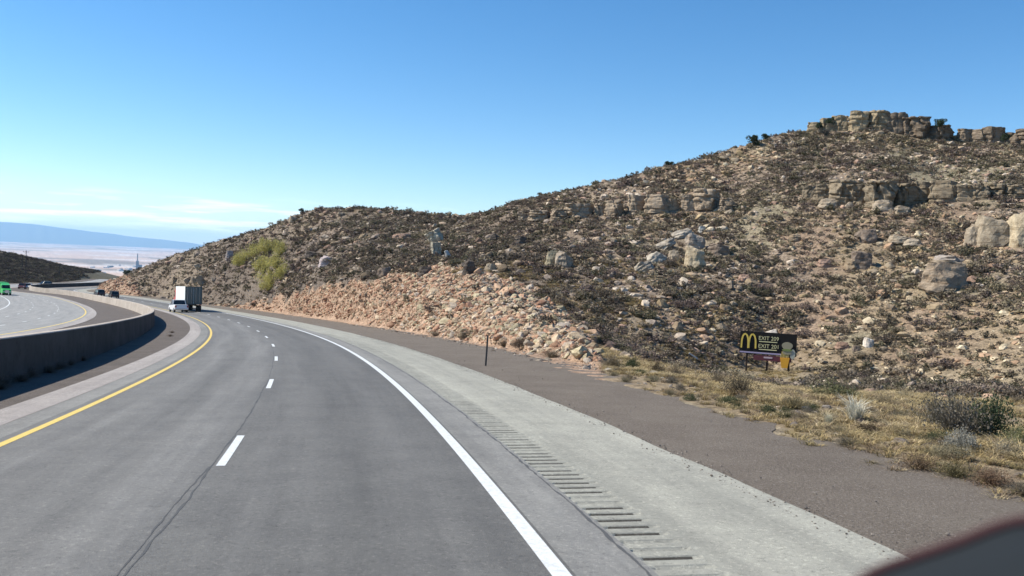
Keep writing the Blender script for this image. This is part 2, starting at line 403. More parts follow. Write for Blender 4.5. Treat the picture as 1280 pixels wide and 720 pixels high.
# ------------------------------------------------------------------ road strips
GE_S, GE_O = [-60, 2, 8, 16, 28, 40, 560], [10.4, 10.5, 10.7, 11.5, 12.3, 12.6, 12.6]
def strip(name, mat_, o1, o2, s0, s1, dz, ds=1.0, dz2=None, wob=0, seed=0, nacross=1, kind='structure', thick=0):
    s = np.arange(s0, s1 + 1e-6, ds); rows = []
    for k in range(nacross + 1):
        t = k / nacross; oo = o1 + (o2 - o1) * t
        wv = wob * fbm(s / 2.0, np.full_like(s, seed * 3.1), o=4, seed=seed) if (wob and k == nacross) else 0
        if name == 'gravel_shoulder': oo = o1 + (np.interp(s, GE_S, GE_O) - o1) * t
        X, Y, Z = at_road(s, oo + wv, dz if dz2 is None else dz + (dz2 - dz) * t); rows.append(np.stack([X, Y, Z], -1))
    A = np.stack(rows, 1); ns = len(s); na_ = nacross + 1
    id_ = np.arange(ns * na_).reshape(ns, na_)
    q = np.stack([id_[:-1, :-1], id_[:-1, 1:], id_[1:, 1:], id_[1:, :-1]], -1).reshape(-1, 4)
    uv = np.stack([np.repeat(s, na_), np.tile(np.linspace(o1, o2, na_), ns)], -1)
    me = np_mesh(name, A.reshape(-1, 3), q, mat_, True, uv=uv)
    ob = link(name, me)
    if kind: tag(ob, kind=kind)
    return ob
def uvn(n): return N(n, 'ShaderNodeUVMap').outputs[0]
def stretch(n, sx_, sy_):
    mp_ = n.nodes.new('ShaderNodeMapping'); mp_.inputs['Scale'].default_value = (sx_, sy_, 1); n.links.new(uvn(n), mp_.inputs['Vector']); return mp_.outputs[0]
def b_asphalt(c1, c2, track=True, center=1.83):
    def f(n, b):
        tcn = n.nodes.new('ShaderNodeTexCoord'); o = tcn.outputs['Object']
        base = mixc(n, c1, c2, noise(n, stretch(n, .035, 1.1), 1.0, 4, .6, .32, .68))
        if track:
            sp = n.nodes.new('ShaderNodeSeparateXYZ'); n.links.new(uvn(n), sp.inputs[0])
            # wheel tracks and oil line: repeat per lane
            ma = N(n, 'ShaderNodeMath', operation='MULTIPLY'); n.links.new(sp.outputs['Y'], ma.inputs[0]); ma.inputs[1].default_value = 2 * PI / 1.83
            mc = N(n, 'ShaderNodeMath', operation='COSINE'); n.links.new(ma.outputs[0], mc.inputs[0])
            mr = n.nodes.new('ShaderNodeMapRange'); mr.inputs[1].default_value = -1; mr.inputs[2].default_value = 1; mr.inputs[3].default_value = 0; mr.inputs[4].default_value = .36
            n.links.new(mc.outputs[0], mr.inputs[0])
            base = mixc(n, base, tuple(k * .62 for k in c1), mr.outputs[0])
            # right lane newer and darker
            st = n.nodes.new('ShaderNodeMapRange'); st.inputs[1].default_value = -.3; st.inputs[2].default_value = .9; st.inputs[4].default_value = .5
            n.links.new(sp.outputs['Y'], st.inputs[0]); base = mixc(n, base, tuple(k * .6 for k in c1), st.outputs[0])
        sp2 = mixc(n, base, (1.75, 1.72, 1.65), noise(n, o, 16, 4, .9, .54, .70), 'MULTIPLY')
        lg = noise(n, o, 1.1, 6, .75, .38, .66); sp2 = mixc(n, sp2, (.82, .82, .83), lg, 'MULTIPLY')
        sp3 = mixc(n, sp2, (.42, .42, .43), noise(n, o, 13, 4, .9, .54, .74), 'MULTIPLY')
        pt = mixc(n, sp3, (.86, .86, .865), noise(n, stretch(n, .10, 1.6), .9, 5, .65, .46, .62), 'MULTIPLY')
        n.links.new(pt, b.inputs['Base Color'])
        nb = N(n, 'ShaderNodeTexNoise', Scale=55, Detail=4, Roughness=.7); n.links.new(o, nb.inputs['Vector']); bump(n, b, nb.outputs['Fac'], .012, .7)
    return f
def b_gravel(c1, c2, stone):
    def f(n, b):
        tcn = n.nodes.new('ShaderNodeTexCoord'); o = tcn.outputs['Object']
        base = mixc(n, c1, c2, noise(n, o, .7, 5, .6))
        base = mixc(n, base, stone, noise(n, o, 22, 3, .75, .52, .72))
        base = mixc(n, base, tuple(k * .4 for k in c1), noise(n, o, 35, 3, .75, .55, .7))
        n.links.new(base, b.inputs['Base Color'])
        nb = N(n, 'ShaderNodeTexNoise', Scale=24, Detail=5, Roughness=.75); n.links.new(o, nb.inputs['Vector']); bump(n, b, nb.outputs['Fac'], .03, .9)
    return f
M_lane = mat('lane_asphalt', rough=.8, spec=.35, build=b_asphalt((.155, .150, .139), (.215, .209, .195)))
M_lane2 = mat('far_lane_asphalt', rough=.8, spec=.35, build=b_asphalt((.25, .247, .235), (.31, .303, .285), False))
M_edge = mat('edge_asphalt', rough=.85, spec=.3, build=b_asphalt((.205, .2, .185), (.26, .254, .235), False))
M_shoulder = mat('pale_shoulder', rough=.88, spec=.2, build=b_asphalt((.30, .295, .252), (.37, .36, .305), False))
M_pale = mat('pale_strip', rough=.9, spec=.2, build=b_asphalt((.32, .29, .27), (.38, .35, .325), False))
M_gravR = mat('gravel_brown', rough=.95, spec=.1, build=b_gravel((.138, .115, .094), (.170, .144, .118), (.28, .245, .21)))
M_gravL = mat('gravel_dark', rough=.95, spec=.1, build=b_gravel((.105, .09, .08), (.14, .12, .108), (.22, .195, .175)))
def b_paint(c, w_=.5):
    def f(n, b):
        tcn = n.nodes.new('ShaderNodeTexCoord'); o = tcn.outputs['Object']
        n.links.new(mixc(n, c, tuple(k * w_ for k in c), noise(n, o, 14, 5, .8, .45, .8)), b.inputs['Base Color'])
    return f
M_white = mat('white_paint', rough=.6, build=b_paint((.66, .67, .66), .55))
M_yellow = mat('yellow_paint', rough=.6, build=b_paint((.72, .52, .13)))
M_tar = mat('tar_joint', rough=.8, build=b_paint((.085, .085, .085), .7))
FARS = 560
strip('road', M_lane, -3.9, 3.80, -60, FARS, 0, 1, nacross=4)
strip('left_road_edge', M_edge, -4.42, -3.9, -60, FARS, 0, 1)
strip('left_shoulder', M_pale, -5.25, -4.42, -60, FARS, .004, 1)
strip('median_ground', M_gravL, -14.8, -5.1, -60, FARS, -.02, 1, nacross=8)
strip('right_road_edge', M_edge, 3.80, 4.55, -60, FARS, 0, 1)
strip('right_shoulder', M_shoulder, 5.2, 7.25, -60, FARS, .0, .4, nacross=2, wob=.07, seed=12)
strip('rumble_shoulder', M_shoulder, 4.55, 5.2, 62, FARS, .0, 1)
strip('rumble_shoulder', M_shoulder, 4.55, 5.2, -60, -2, .0, 1)
strip('gravel_shoulder', M_gravR, 7.15, 12.6, -60, FARS, -.006, .4, dz2=-.035, wob=1.5, seed=4, nacross=6)
strip('opposite_shoulder', M_pale, -15.7, -14.7, -60, FARS, .0, 1)
strip('opposite_road', M_lane2, -28.6, -15.7, -60, FARS, .0, 1, nacross=6)
strip('opposite_verge', M_gravL, -33.5, -28.5, -60, FARS, -.02, 1, nacross=3)
# milled rumble strip: real grooves
M_dirt = mat('groove_dirt', rough=.95, spec=.1, build=b_gravel((.06, .056, .048), (.09, .084, .073), (.15, .138, .12)))
def rumble():
    Vr, Fr, uvr = [], [], []
    s = -2.0
    prof = [(0, 0), (.165, 0), (.18, -.026), (.24, -.028), (.29, -.010), (.305, 0)]
    rows = []
    while s < 62:
        for ds_, dz_ in prof[:-1]: rows.append((s + ds_, dz_))
        s += .305
    for k, (s1, dz_) in enumerate(rows):
        jit = .012 * math.sin(k * 1.7) + .01 * math.sin(k * .31)
        for o1 in (4.55, 4.60 + jit, 5.10 - jit, 5.2):
            d = dz_ if o1 not in (4.55, 5.2) else 0
            X, Y, Z = at_road(s1, o1, d); Vr.append((X, Y, Z)); uvr.append((s1, o1))
    for k in range(len(rows) - 1):
        for j in range(3): a = k * 4 + j; Fr.append((a, a + 1, a + 5, a + 4))
    me = np_mesh('rumble_strip', np.array(Vr), np.array(Fr), M_shoulder, False, uv=np.array(uvr)); me.materials.append(M_dirt)
    mi = np.zeros(len(Fr), np.int32); n5 = np.arange(len(Fr)); row = n5 // 3; mi[(n5 % 3 == 1) & (np.isin(row % 5, (1, 2)) | (row % 5 == 3) & (rng.random(400)[row // 5] > .35))] = 1; me.polygons.foreach_set('material_index', mi)
    return me
tag(link('rumble_strip', rumble()), kind='structure')
# painted lines
strip('white_edge_line', M_white, 3.58, 3.76, -60, FARS, .004, 1)
strip('yellow_edge_line', M_yellow, -3.73, -3.58, -60, FARS, .004, 1)
strip('yellow_edge_line', M_yellow, -16.12, -15.95, -60, FARS, .004, 1)
strip('white_edge_line', M_white, -27.1, -26.93, -60, FARS, .004, 1)
def dashes(name, oc, s_start, n_, w_=.13, ln=3.05):
    Vd, Fd = [], []
    for i in range(n_):
        s0 = s_start + 12.192 * i - ln / 2
        for k in range(5):
            for oo in (oc - w_ / 2, oc + w_ / 2):
                X, Y, Z = at_road(s0 + ln * k / 4, oo, .004); Vd.append((X, Y, Z))
        b0 = i * 10
        for k in range(4): Fd.append((b0 + 2 * k, b0 + 2 * k + 1, b0 + 2 * k + 3, b0 + 2 * k + 2))
    tag(link(name, np_mesh(name, np.array(Vd), np.array(Fd), M_white)), kind='structure')
dashes('lane_dashes', 0, 6.58 - 24.38, 44)
dashes('lane_dashes', -19.65, 1, 44); dashes('lane_dashes', -23.3, 7, 44)
# joints and cracks in the asphalt
def crack(pts, wd, seed, name='asphalt_crack'):
    pts = np.array(pts, float); n_ = 8 * len(pts) * 6; t = np.linspace(0, len(pts) - 1, n_)
    s = np.interp(t, range(len(pts)), pts[:, 0]); o = np.interp(t, range(len(pts)), pts[:, 1])
    ln = np.arange(n_) / 9.
    o = o + fbm(ln, np.full(n_, seed * 1.0), o=3, seed=seed) * .022; ww = wd * (.25 + .9 * np.abs(fbm(ln * .8, np.full(n_, 5.), o=2, seed=seed + 3)))
    d0 = np.gradient(s); d1 = np.gradient(o); L_ = np.hypot(d0, d1) + 1e-9; nx, ny = -d1 / L_, d0 / L_
    A = np.stack(at_road(s + nx * ww / 2, o + ny * ww / 2, .003), -1); B_ = np.stack(at_road(s - nx * ww / 2, o - ny * ww / 2, .003), -1)
    V_ = np.stack([A, B_], 1).reshape(-1, 3); k = np.arange(n_ - 1) * 2
    return V_, np.stack([k, k + 1, k + 3, k + 2], -1)
def cracks(name, specs):
    VV, FF, o0 = [], [], 0
    for q in specs:
        a, b_ = crack(*q); VV.append(a); FF.append(b_ + o0); o0 += len(a)
    tag(link(name, np_mesh(name, np.concatenate(VV), np.concatenate(FF), M_tar)), kind='structure')
cracks('centre_joint', [([(-3, -.14), (0, -.13), (3, -.10), (6, -.13), (9, -.1), (12, -.1), (16, -.12)], .04, 1), ([(16, -.12), (20, -.1), (26, -.12), (34, -.1), (46, -.12)], .03, 2),
                        ([(-3, -.22), (0, -.19), (2.5, -.2), (5, -.16)], .025, 9)])
cracks('shoulder_joint', [([(s_i, 4.5), (s_i + 2.5, 4.47), (s_i + 5, 4.5)], .06, 20 + s_i) for s_i in range(-3, 62, 5)])
cr_l = []
for k in range(26):
    s0 = random.uniform(1, 40); o0 = random.uniform(-3.4, 3.2); l_ = random.uniform(.15, .7)
    cr_l.append(([(s0, o0), (s0 + random.uniform(-.04, .04), o0 + l_)], .014, 50 + k))
for k in range(12):
    s0 = random.uniform(2, 40); l_ = random.uniform(.2, .8); o0 = random.choice([3.98, 5.6, 6.2])
    cr_l.append(([(s0, o0), (s0 + random.uniform(-.1, .1), o0 + l_ * .6)], .012, 90 + k))
cracks('asphalt_cracks', cr_l)

# ------------------------------------------------------------------ median wall
def b_conc(ca, cb):
    def f(n, b):
        tcn = n.nodes.new('ShaderNodeTexCoord'); o = tcn.outputs['Object']
        c = mixc(n, ca, cb, noise(n, o, .35, 5, .6))
        c = mixc(n, c, (.62, .6, .58), noise(n, o, 1.7, 6, .7, .5, .75), 'MULTIPLY')
        sp = n.nodes.new('ShaderNodeSeparateXYZ'); n.links.new(uvn(n), sp.inputs[0])
        md = N(n, 'ShaderNodeMath', operation='PINGPONG'); n.links.new(sp.outputs['X'], md.inputs[0]); md.inputs[1].default_value = 3.05
        lt = N(n, 'ShaderNodeMath', operation='LESS_THAN'); n.links.new(md.outputs[0], lt.inputs[0]); lt.inputs[1].default_value = .018
        c = mixc(n, c, (.08, .07, .065), lt.outputs[0])
        n.links.new(c, b.inputs['Base Color'])
        nb = N(n, 'ShaderNodeTexNoise', Scale=18, Detail=4); n.links.new(o, nb.inputs['Vector']); bump(n, b, nb.outputs['Fac'], .01, .5)
    return f
M_conc = mat('barrier_concrete', rough=.9, spec=.2, build=b_conc((.36, .31, .26), (.46, .40, .34)))
M_conc_shade = mat('painted_shade_concrete', rough=.9, spec=.1, build=b_conc((.06, .056, .052), (.09, .085, .08)))  # same concrete darkened: shade of the near face put into its colour
def wall(name, o_c, s0, s1, h, ds=1.0):
    prof = [(-.24, -.15), (-.17, h - .03), (-.14, h), (.14, h), (.17, h - .03), (.24, -.15)]
    s = np.arange(s0, s1 + .01, ds); rows = []; o_c = np.interp(s, [-60, 10, 27, 45, 62, 90, 220, 320, 560], [-7.0, -7.1, -7.4, -8.0, -8.4, -8.6, -9.6, -8.5, -8.5])
    for do, dz in prof:
        X, Y, _ = at_road(s, o_c + do); Xc, Yc, Zc = at_road(s, o_c); rows.append(np.stack([X, Y, Zc + dz + .0 * X], -1))
    A = np.stack(rows, 1); n_ = len(prof); id_ = np.arange(len(s) * n_).reshape(len(s), n_)
    q = np.stack([id_[:-1, :-1], id_[1:, :-1], id_[1:, 1:], id_[:-1, 1:]], -1).reshape(-1, 4)
    uv = np.stack([np.repeat(s, n_), np.tile(np.arange(n_) * .3, len(s))], -1)
    me = np_mesh(name, A.reshape(-1, 3), q, M_conc, False, uv=uv); me.materials.append(M_conc_shade)
    me.polygons.foreach_set('material_index', (np.arange(len(q)) % (n_ - 1) == n_ - 2).astype(np.int32)); return link(name, me)  # face towards our lanes gets the painted shade
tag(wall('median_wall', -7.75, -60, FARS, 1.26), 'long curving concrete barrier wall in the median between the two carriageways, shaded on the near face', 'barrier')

# ------------------------------------------------------------------ rocks
def ico(sub):
    bm = bmesh.new(); bmesh.ops.create_icosphere(bm, subdivisions=sub, radius=1)
    v = np.array([p.co[:] for p in bm.verts]); f = np.array([[q.index for q in p.verts] for p in bm.faces]); bm.free(); return v, f
def rock_tpl(seed, sub=2, cuts=7, flat=.7, strata=0, rough_=.12):
    r_ = np.random.default_rng(seed); v, f = ico(sub)
    v = v * (1 + .22 * fbm(v[:, 0] * 1.3 + seed, v[:, 1] * 1.3, v[:, 2] * 1.3, o=2, seed=seed))[:, None]
    for _ in range(cuts):
        n_ = r_.normal(size=3); n_[2] = abs(n_[2]) * (.7 if sub < 4 else .3); n_ /= np.linalg.norm(n_); d = r_.uniform(.48, .8)
        t = v @ n_ - d; v = v - np.outer(np.maximum(t, 0), n_)
    if sub > 3:
        for _ in range(2):
            n_ = np.array([r_.normal() * .25, r_.normal() * .25, 1]); n_ /= np.linalg.norm(n_); t = v @ n_ - r_.uniform(.5, .68); v = v - np.outer(np.maximum(t, 0), n_)
    v = v * (1 + rough_ * fbm(v[:, 0] * 3.1 + seed, v[:, 1] * 3.1, v[:, 2] * 3.1, o=4, seed=seed + 5))[:, None]
    if strata:
        zz = v[:, 2] * strata + .3 * fbm(v[:, 0], v[:, 1], o=2, seed=seed + 9)
        k = .06 * np.sin(zz * 2 * PI) * (.4 + .8 * vnoise(v[:, 0] * 2, v[:, 1] * 2, v[:, 2], seed))
        v[:, :2] *= (1 + k)[:, None]
    v[:, 2] *= flat; v[:, 2] -= v[:, 2].min() * .55
    v /= max(v[:, 0].max() - v[:, 0].min(), v[:, 1].max() - v[:, 1].min())     # unit width
    return v, f
TPL_SMALL = [rock_tpl(100 + i, 1, 6, random.uniform(.5, .9), rough_=.2) for i in range(9)]
TPL_MID = [rock_tpl(200 + i, 2, 8, random.uniform(.5, .9)) for i in range(9)]
def b_rock(n, b, use_attr):
    tcn = n.nodes.new('ShaderNodeTexCoord'); geo = n.nodes.new('ShaderNodeNewGeometry'); o = geo.outputs['Position']
    if use_attr: c = N(n, 'ShaderNodeAttribute', attribute_name='Col').outputs['Color']
    else: c = n.nodes.new('ShaderNodeObjectInfo').outputs['Color']
    c = mixc(n, c, (.62, .58, .55), noise(n, o, 1.6, 6, .7, .42, .7), 'MULTIPLY')
    mp_ = n.nodes.new('ShaderNodeMapping'); mp_.inputs['Scale'].default_value = (.5, .5, 5); n.links.new(o, mp_.inputs['Vector'])
    c = mixc(n, c, (.55, .5, .45), noise(n, mp_.outputs[0], 1.2, 5, .65, .5, .72), 'MULTIPLY')
    n.links.new(c, b.inputs['Base Color'])
    nb = N(n, 'ShaderNodeTexNoise', Scale=5, Detail=7, Roughness=.7); n.links.new(o, nb.inputs['Vector']); bump(n, b, nb.outputs['Fac'], .12, .8)
M_rock_a = mat('rock_mixed', rough=.93, spec=.15, build=lambda n, b: b_rock(n, b, True))
M_rock_o = mat('rock_plain', rough=.93, spec=.15, build=lambda n, b: b_rock(n, b, False))
def rotm(rx, ry, rz):
    return np.array((Matrix.Rotation(rz, 3, 'Z') @ Matrix.Rotation(ry, 3, 'Y') @ Matrix.Rotation(rx, 3, 'X')))
def merge(name, tpls, pos, scl, rots, cols, mat_, smooth=False, vcj=.0):
    VV, FF, CC, o0 = [], [], [], 0
    for i in range(len(pos)):
        v, f = tpls[i % len(tpls)]
        p = (v * scl[i]) @ rotm(*rots[i]).T + pos[i]
        VV.append(p); FF.append(f + o0); o0 += len(v)
        c = np.repeat(cols[i][None], len(v), 0)
        if vcj: c = c * rng.uniform(1 - vcj, 1 + vcj, (len(v), 1))
        CC.append(c)
    return link(name, np_mesh(name, np.concatenate(VV), np.concatenate(FF), mat_, smooth, np.concatenate(CC)))
def view_cull(x, y, z, margin=60):
    u, v, d = project(np.stack([x, y, z], -1)); return (d > 1) & (u > -margin) & (u < 1280 + margin) & (v > -40) & (v < 800)
def sees(x, y, z, h=.5):
    """can the eye see a point h above the ground there (coarse march over the ground)?"""
    t = np.linspace(.02, .985, 90)[None, :]; tx = x[:, None] * t; ty = y[:, None] * t
    g_ = ground(tx.ravel(), ty.ravel()).reshape(tx.shape); ls = HC + (z[:, None] + h - HC) * t
    return (ls > g_ - .02).all(1)
def scatter(n_, r0, r1, a0=-31.5, a1=31.5):
    r = np.sqrt(rng.uniform(r0**2, r1**2, n_)); a = rng.uniform(R(a0), R(a1), n_); return r * np.sin(a), r * np.cos(a)
def scatter2(n_):
    k = int(n_ * .66); a, b_ = scatter(k, 45, 165); c, d = scatter(n_ - k, 165, 350, -26, -2); return np.concatenate([a, c]), np.concatenate([b_, d])
def split_sizes(x, y, sz, nmax=300):
    u, v, d = project(np.stack([x, y, ground(x, y)], -1)); app = sz / np.hypot(x, y)
    inframe = (u > -10) & (u < 1290) & (v < 730); app = np.where(inframe, app, 0)
    order = np.argsort(-app); return order[:nmax], order[nmax:]
def singles(name, tpl_meshes, ids, x, y, z, scl, rots, cols, label, cat, group):
    for n_, i in enumerate(ids):
        me = tpl_meshes[n_ % len(tpl_meshes)]
        o = bpy.data.objects.new(name, me); COL.objects.link(o)
        o.location = (x[i], y[i], z[i]); o.rotation_euler = rots[i]; o.scale = scl[i]; o.color = (*cols[i], 1)
        tag(o, label if isinstance(label, str) else label(i), cat, group)
OCC = []     # spots kept clear: (x, y, radius)
def clear_of(x, y):
    ok = np.ones(len(x), bool)
    for a, b_, r_ in OCC: ok &= (x - a)**2 + (y - b_)**2 > r_ * r_
    return ok

# ledges and named boulders
def block_tpl(seed, nx=9, nyy=6, nzz=8):
    """weathered sandstone block: a lattice box with rounded corners, bedding and fissures; unit box, base at 0"""
    bm = bmesh.new(); bmesh.ops.create_cube(bm, size=1); bmesh.ops.subdivide_edges(bm, edges=bm.edges[:], cuts=13, use_grid_fill=True)
    v = np.array([p.co[:] for p in bm.verts]); f = np.array([[q.index for q in p.verts] for p in bm.faces]); bm.free()
    p = v * 2; mxn = np.abs(p).max(1); l6 = (np.abs(p)**9).sum(1)**(1 / 9.); v = p / l6[:, None] * mxn[:, None]
    r_ = np.random.default_rng(seed)
    for _ in range(9):
        a_ = r_.uniform(0, 2 * PI); n_ = np.array([math.cos(a_), math.sin(a_), r_.uniform(-.2, .25)]); n_ /= np.linalg.norm(n_)
        t = v @ n_ - r_.uniform(.62, .95); v = v - np.outer(np.maximum(t, 0), n_)
    x, y, z = v.T
    k = np.zeros(len(v))
    for _ in range(4):
        z0 = r_.uniform(-.8, .8); k -= r_.uniform(.05, .14) * np.exp(-((z - z0 - .06 * x * r_.normal() - .05 * fbm(x * 2, y * 2, o=2, seed=seed)) / .07)**2)
    fis = 0
    for _ in range(3):
        x0 = r_.uniform(-.8, .8); fis = fis - r_.uniform(.12, .35) * np.exp(-((x - x0 + .25 * z * r_.normal() + .12 * fbm(z * 2, y, o=2, seed=seed + 2)) / .08)**2)
    n_ = fbm(x * 2.2 + seed, y * 2.2, z * 2.2, o=4, seed=seed + 3) * .26
    s = 1 + k + n_; v = np.stack([x * s, y * (s + fis), z * (1 + .25 * fis * (z > 0)) * (1 + .09 * fbm(x * 2.0 + seed, y * 2.0, o=3, seed=seed + 7))], -1) * .5
    v[:, 2] += .45
    return v, f
BL = [np_mesh('sandstone_block', *block_tpl(300 + i), M_rock_o) for i in range(9)]
RK = [np_mesh('boulder', *rock_tpl(400 + i, 4, 13, .75, 1.4 + i * .2, .22), M_rock_o) for i in range(9)]
RKS = [np_mesh('stone', *TPL_MID[i], M_rock_o) for i in range(9)]
TAN, PALE, GREY, DARKR, PINK = (.36, .275, .185), (.40, .33, .245), (.24, .19, .15), (.135, .11, .09), (.40, .27, .20)
def boulder(px, py, wpx, hpx, label, tint=TAN, tilt=0, kind='r', yaw=None, name='boulder', group=None, depth=.8, lift=0, var=None, r=None):
    """px,py: base centre in the photo; wpx,hpx: its size there"""
    if r is None: x, y, z = hit(px, py)
    else:
        az, e_ = azel(px, py); x, y = r * math.sin(az), r * math.cos(az); z = HC + r * e_
    d = math.hypot(x, y); kk = .9 if kind == 'r' else 1; W = wpx * kk * d / F; H_ = hpx * kk * d / F
    me = (BL if kind == 'b' else RK)[(var if var is not None else random.randrange(99)) % 9]
    o = bpy.data.objects.new(name, me); COL.objects.link(o)
    hz = max(p.co.z for p in me.vertices) if 'hz' not in me else me['hz']; me['hz'] = hz
    wx = max(p.co.x for p in me.vertices) - min(p.co.x for p in me.vertices) if 'wx' not in me else me['wx']; me['wx'] = wx
    o.scale = (W / wx, W * depth / wx, (H_ + (.15 * H_)) / hz)
    face = math.atan2(-x, y)
    o.rotation_euler = (0, R(tilt), face + (random.uniform(-.35, .35) if yaw is None else yaw))
    o.location = (x, y + 0, z - .12 * H_ + lift * d / F)
    f_ = random.uniform(.88, 1.12); o.color = (*[c * f_ for c in tint], 1)
    tag(o, label, 'boulder' if kind == 'r' else 'rock outcrop', group)
    OCC.append((x, y, W * .45))
    return o
for px_, py_, rr0 in ((958, 466, 3.2), (940, 468, 2.2), (976, 468, 2.2), (866, 452, 1.2)):
    x_, y_, _ = hit(px_, py_); d_ = math.hypot(x_, y_)
    for k_ in range(5): OCC.append((x_ * (1 - k_ * 2.2 / d_), y_ * (1 - k_ * 2.2 / d_), rr0))
# rim at the top right
def rim(pts, label, group, rback, tint, n=None, name='sandstone_block'):
    for k, (x0, x1, yb, h) in enumerate(pts):
        az, _ = azel((x0 + x1) / 2, yb); rr_, zr = LV_R(az)
        o = boulder((x0 + x1) / 2, yb, (x1 - x0) * 1.12, h, label(k), tint if not callable(tint) else tint(k), 0, 'b', random.uniform(-.15, .55), name, group, .7, 0, k, r=rr_ - rback)
RIM_L = 'sandstone rim block on the right crest, '
rim([(1008, 1026, 166, 12), (1026, 1042, 163, 14), (1042, 1062, 162, 16), (1060, 1086, 163, 21), (1084, 1108, 163, 22), (1106, 1134, 168, 24), (1130, 1162, 170, 21), (1158, 1188, 174, 15), (1196, 1214, 175, 12), (1212, 1232, 177, 13), (1230, 1256, 180, 18), (1254, 1276, 180, 12), (1272, 1300, 181, 16)],
    lambda k: RIM_L + ['far left low one', 'second low one from its left end', 'rounded one left of the tall cliff', 'tall one at the left of the cliff', 'tall one with pale left face', 'tallest long dark one', 'long dark one right of the tallest', 'low dark one under the juniper', 'small one right of the juniper gap', 'pink one among small blocks', 'squat dark one near the right end', 'low one close to the frame edge', 'last one cut by the right frame edge'][k],
    'sandstone rim blocks on the crest', 1.0, lambda k: (.36, .29, .19) if k < 5 else (.235, .185, .135))
# middle-right ledge
def ledge(pts, label, group, tint):
    for k, (x0, x1, yb, h) in enumerate(pts):
        boulder((x0 + x1) / 2, yb, (x1 - x0) * random.uniform(1.05, 1.35), h * random.uniform(.85, 1.05), label(k), tint, 0, 'b', random.uniform(-.15, .6), 'sandstone_block', group, .75, 0, k + 2)
ord_ = ['first', 'second', 'third', 'fourth', 'fifth', 'sixth', 'seventh', 'eighth', 'ninth', 'tenth', 'eleventh', 'twelfth', 'thirteenth', 'fourteenth', 'fifteenth']
ledge([(1003, 1020, 246, 13), (1018, 1038, 249, 17), (1036, 1064, 253, 24), (1062, 1090, 254, 23), (1088, 1118, 256, 26), (1115, 1142, 254, 22), (1140, 1168, 252, 21), (1164, 1192, 252, 22), (1188, 1216, 250, 18), (1212, 1236, 249, 15), (1234, 1256, 247, 14), (1254, 1276, 247, 14), (1274, 1300, 246, 14)],
      lambda k: ord_[k] + ' block from the left in the long dark ledge below the right crest', 'ledge blocks below the right crest', (.27, .22, .155))
ledge([(648, 664, 276, 9), (662, 686, 275, 12), (686, 710, 275, 14), (712, 742, 270, 17), (744, 756, 268, 14), (758, 778, 271, 22), (782, 806, 266, 21), (806, 834, 264, 19), (834, 848, 262, 13), (852, 872, 262, 18), (868, 896, 260, 21), (898, 914, 262, 13)],
      lambda k: ord_[k] + ' block from the left in the pale broken ledge across the middle slope', 'pale broken ledge blocks', (.37, .295, .215))
B = boulder
B(1035, 259, 26, 11, 'pale fallen boulder leaning against the left part of the dark ledge', PALE)
B(1102, 262, 30, 13, 'pale rounded boulder below the centre of the dark ledge', PALE)
B(1128, 266, 22, 9, 'flat pale slab fallen just below the dark ledge', PALE)
B(1238, 304, 50, 33, 'big pale boulder with a dark top near the right edge of the hill', (.36, .30, .22), var=1, kind='r')
B(1216, 305, 26, 24, 'rounded pale boulder leaning on the left of the big boulder near the right edge', PALE)
B(1280, 306, 40, 40, 'large smooth tan boulder cut by the right frame edge', (.46, .38, .26), var=3)
B(1255, 298, 14, 14, 'small pale stone wedged between the two big boulders at the right edge', PALE)
B(1178, 360, 62, 32, 'wide layered boulder lowest of the stack on the right slope', (.32, .25, .18), var=2)
B(1186, 342, 56, 16, 'middle slab of the layered boulder stack on the right slope', (.36, .29, .21), var=4)
B(1184, 331, 42, 12, 'top slab of the layered boulder stack on the right slope', (.38, .33, .28), var=5)
B(1075, 334, 34, 20, 'dark grey boulder pair member on the open slope, the larger one', GREY)
B(1062, 336, 20, 14, 'small tan boulder left of the dark grey boulder on the open slope', TAN)
B(1030, 333, 20, 9, 'low pinkish rock on the open slope left of the dark grey boulder', PINK)
B(1085, 302, 28, 16, 'dark rock half buried between brush below the dark ledge', GREY)
B(865, 334, 32, 30, 'upright tan boulder with a dark right side, lower of the stacked pair', (.50, .41, .28), var=1)
B(868, 312, 30, 21, 'striped boulder standing on the upright tan boulder, upper of the stacked pair', (.40, .33, .26), var=6)
B(900, 318, 34, 14, 'broad brown boulder right of the stacked pair', GREY)
B(806, 339, 28, 14, 'lowest slab of the slanting pale rock fin on the middle slope', (.40, .35, .28), tilt=-35)
B(822, 328, 30, 15, 'second slab up the slanting pale rock fin on the middle slope', (.42, .37, .3), tilt=-42)
B(832, 310, 32, 10, 'third slab up the slanting pale rock fin on the middle slope', (.42, .37, .3), tilt=-35)
B(852, 296, 36, 9, 'top slab of the slanting pale rock fin on the middle slope', (.42, .37, .3), tilt=-18)
B(842, 326, 18, 14, 'whitish broken stone between the rock fin and the stacked pair', PALE)
B(690, 332, 20, 20, 'olive grey boulder, left of the leaning pair in the middle of the slope', (.33, .29, .2), var=2)
B(703, 334, 28, 22, 'striped tan boulder, right of the leaning pair in the middle of the slope', (.42, .35, .27), var=5)
B(877, 291, 12, 9, 'small bright white rock above the stacked pair', (.6, .56, .48))
B(766, 306, 12, 10, 'small bright stone above the middle of the slope', PALE)
B(545, 319, 15, 16, 'pale faced block, lower of two tall rocks standing in the dark brush', (.50, .45, .35), kind='b', var=1)
B(548, 303, 22, 16, 'tilted slab, upper of two tall rocks standing in the dark brush', (.50, .44, .33), kind='b', var=2, tilt=-28)
B(562, 323, 8, 12, 'narrow white stone right of the two tall rocks in the dark brush', (.6, .58, .54), tilt=-25)
B(586, 341, 22, 18, 'dark boulder on the top edge of the orange rubble, right one', DARKR)
B(532, 344, 24, 12, 'dark boulder on the top edge of the orange rubble, left one', DARKR)
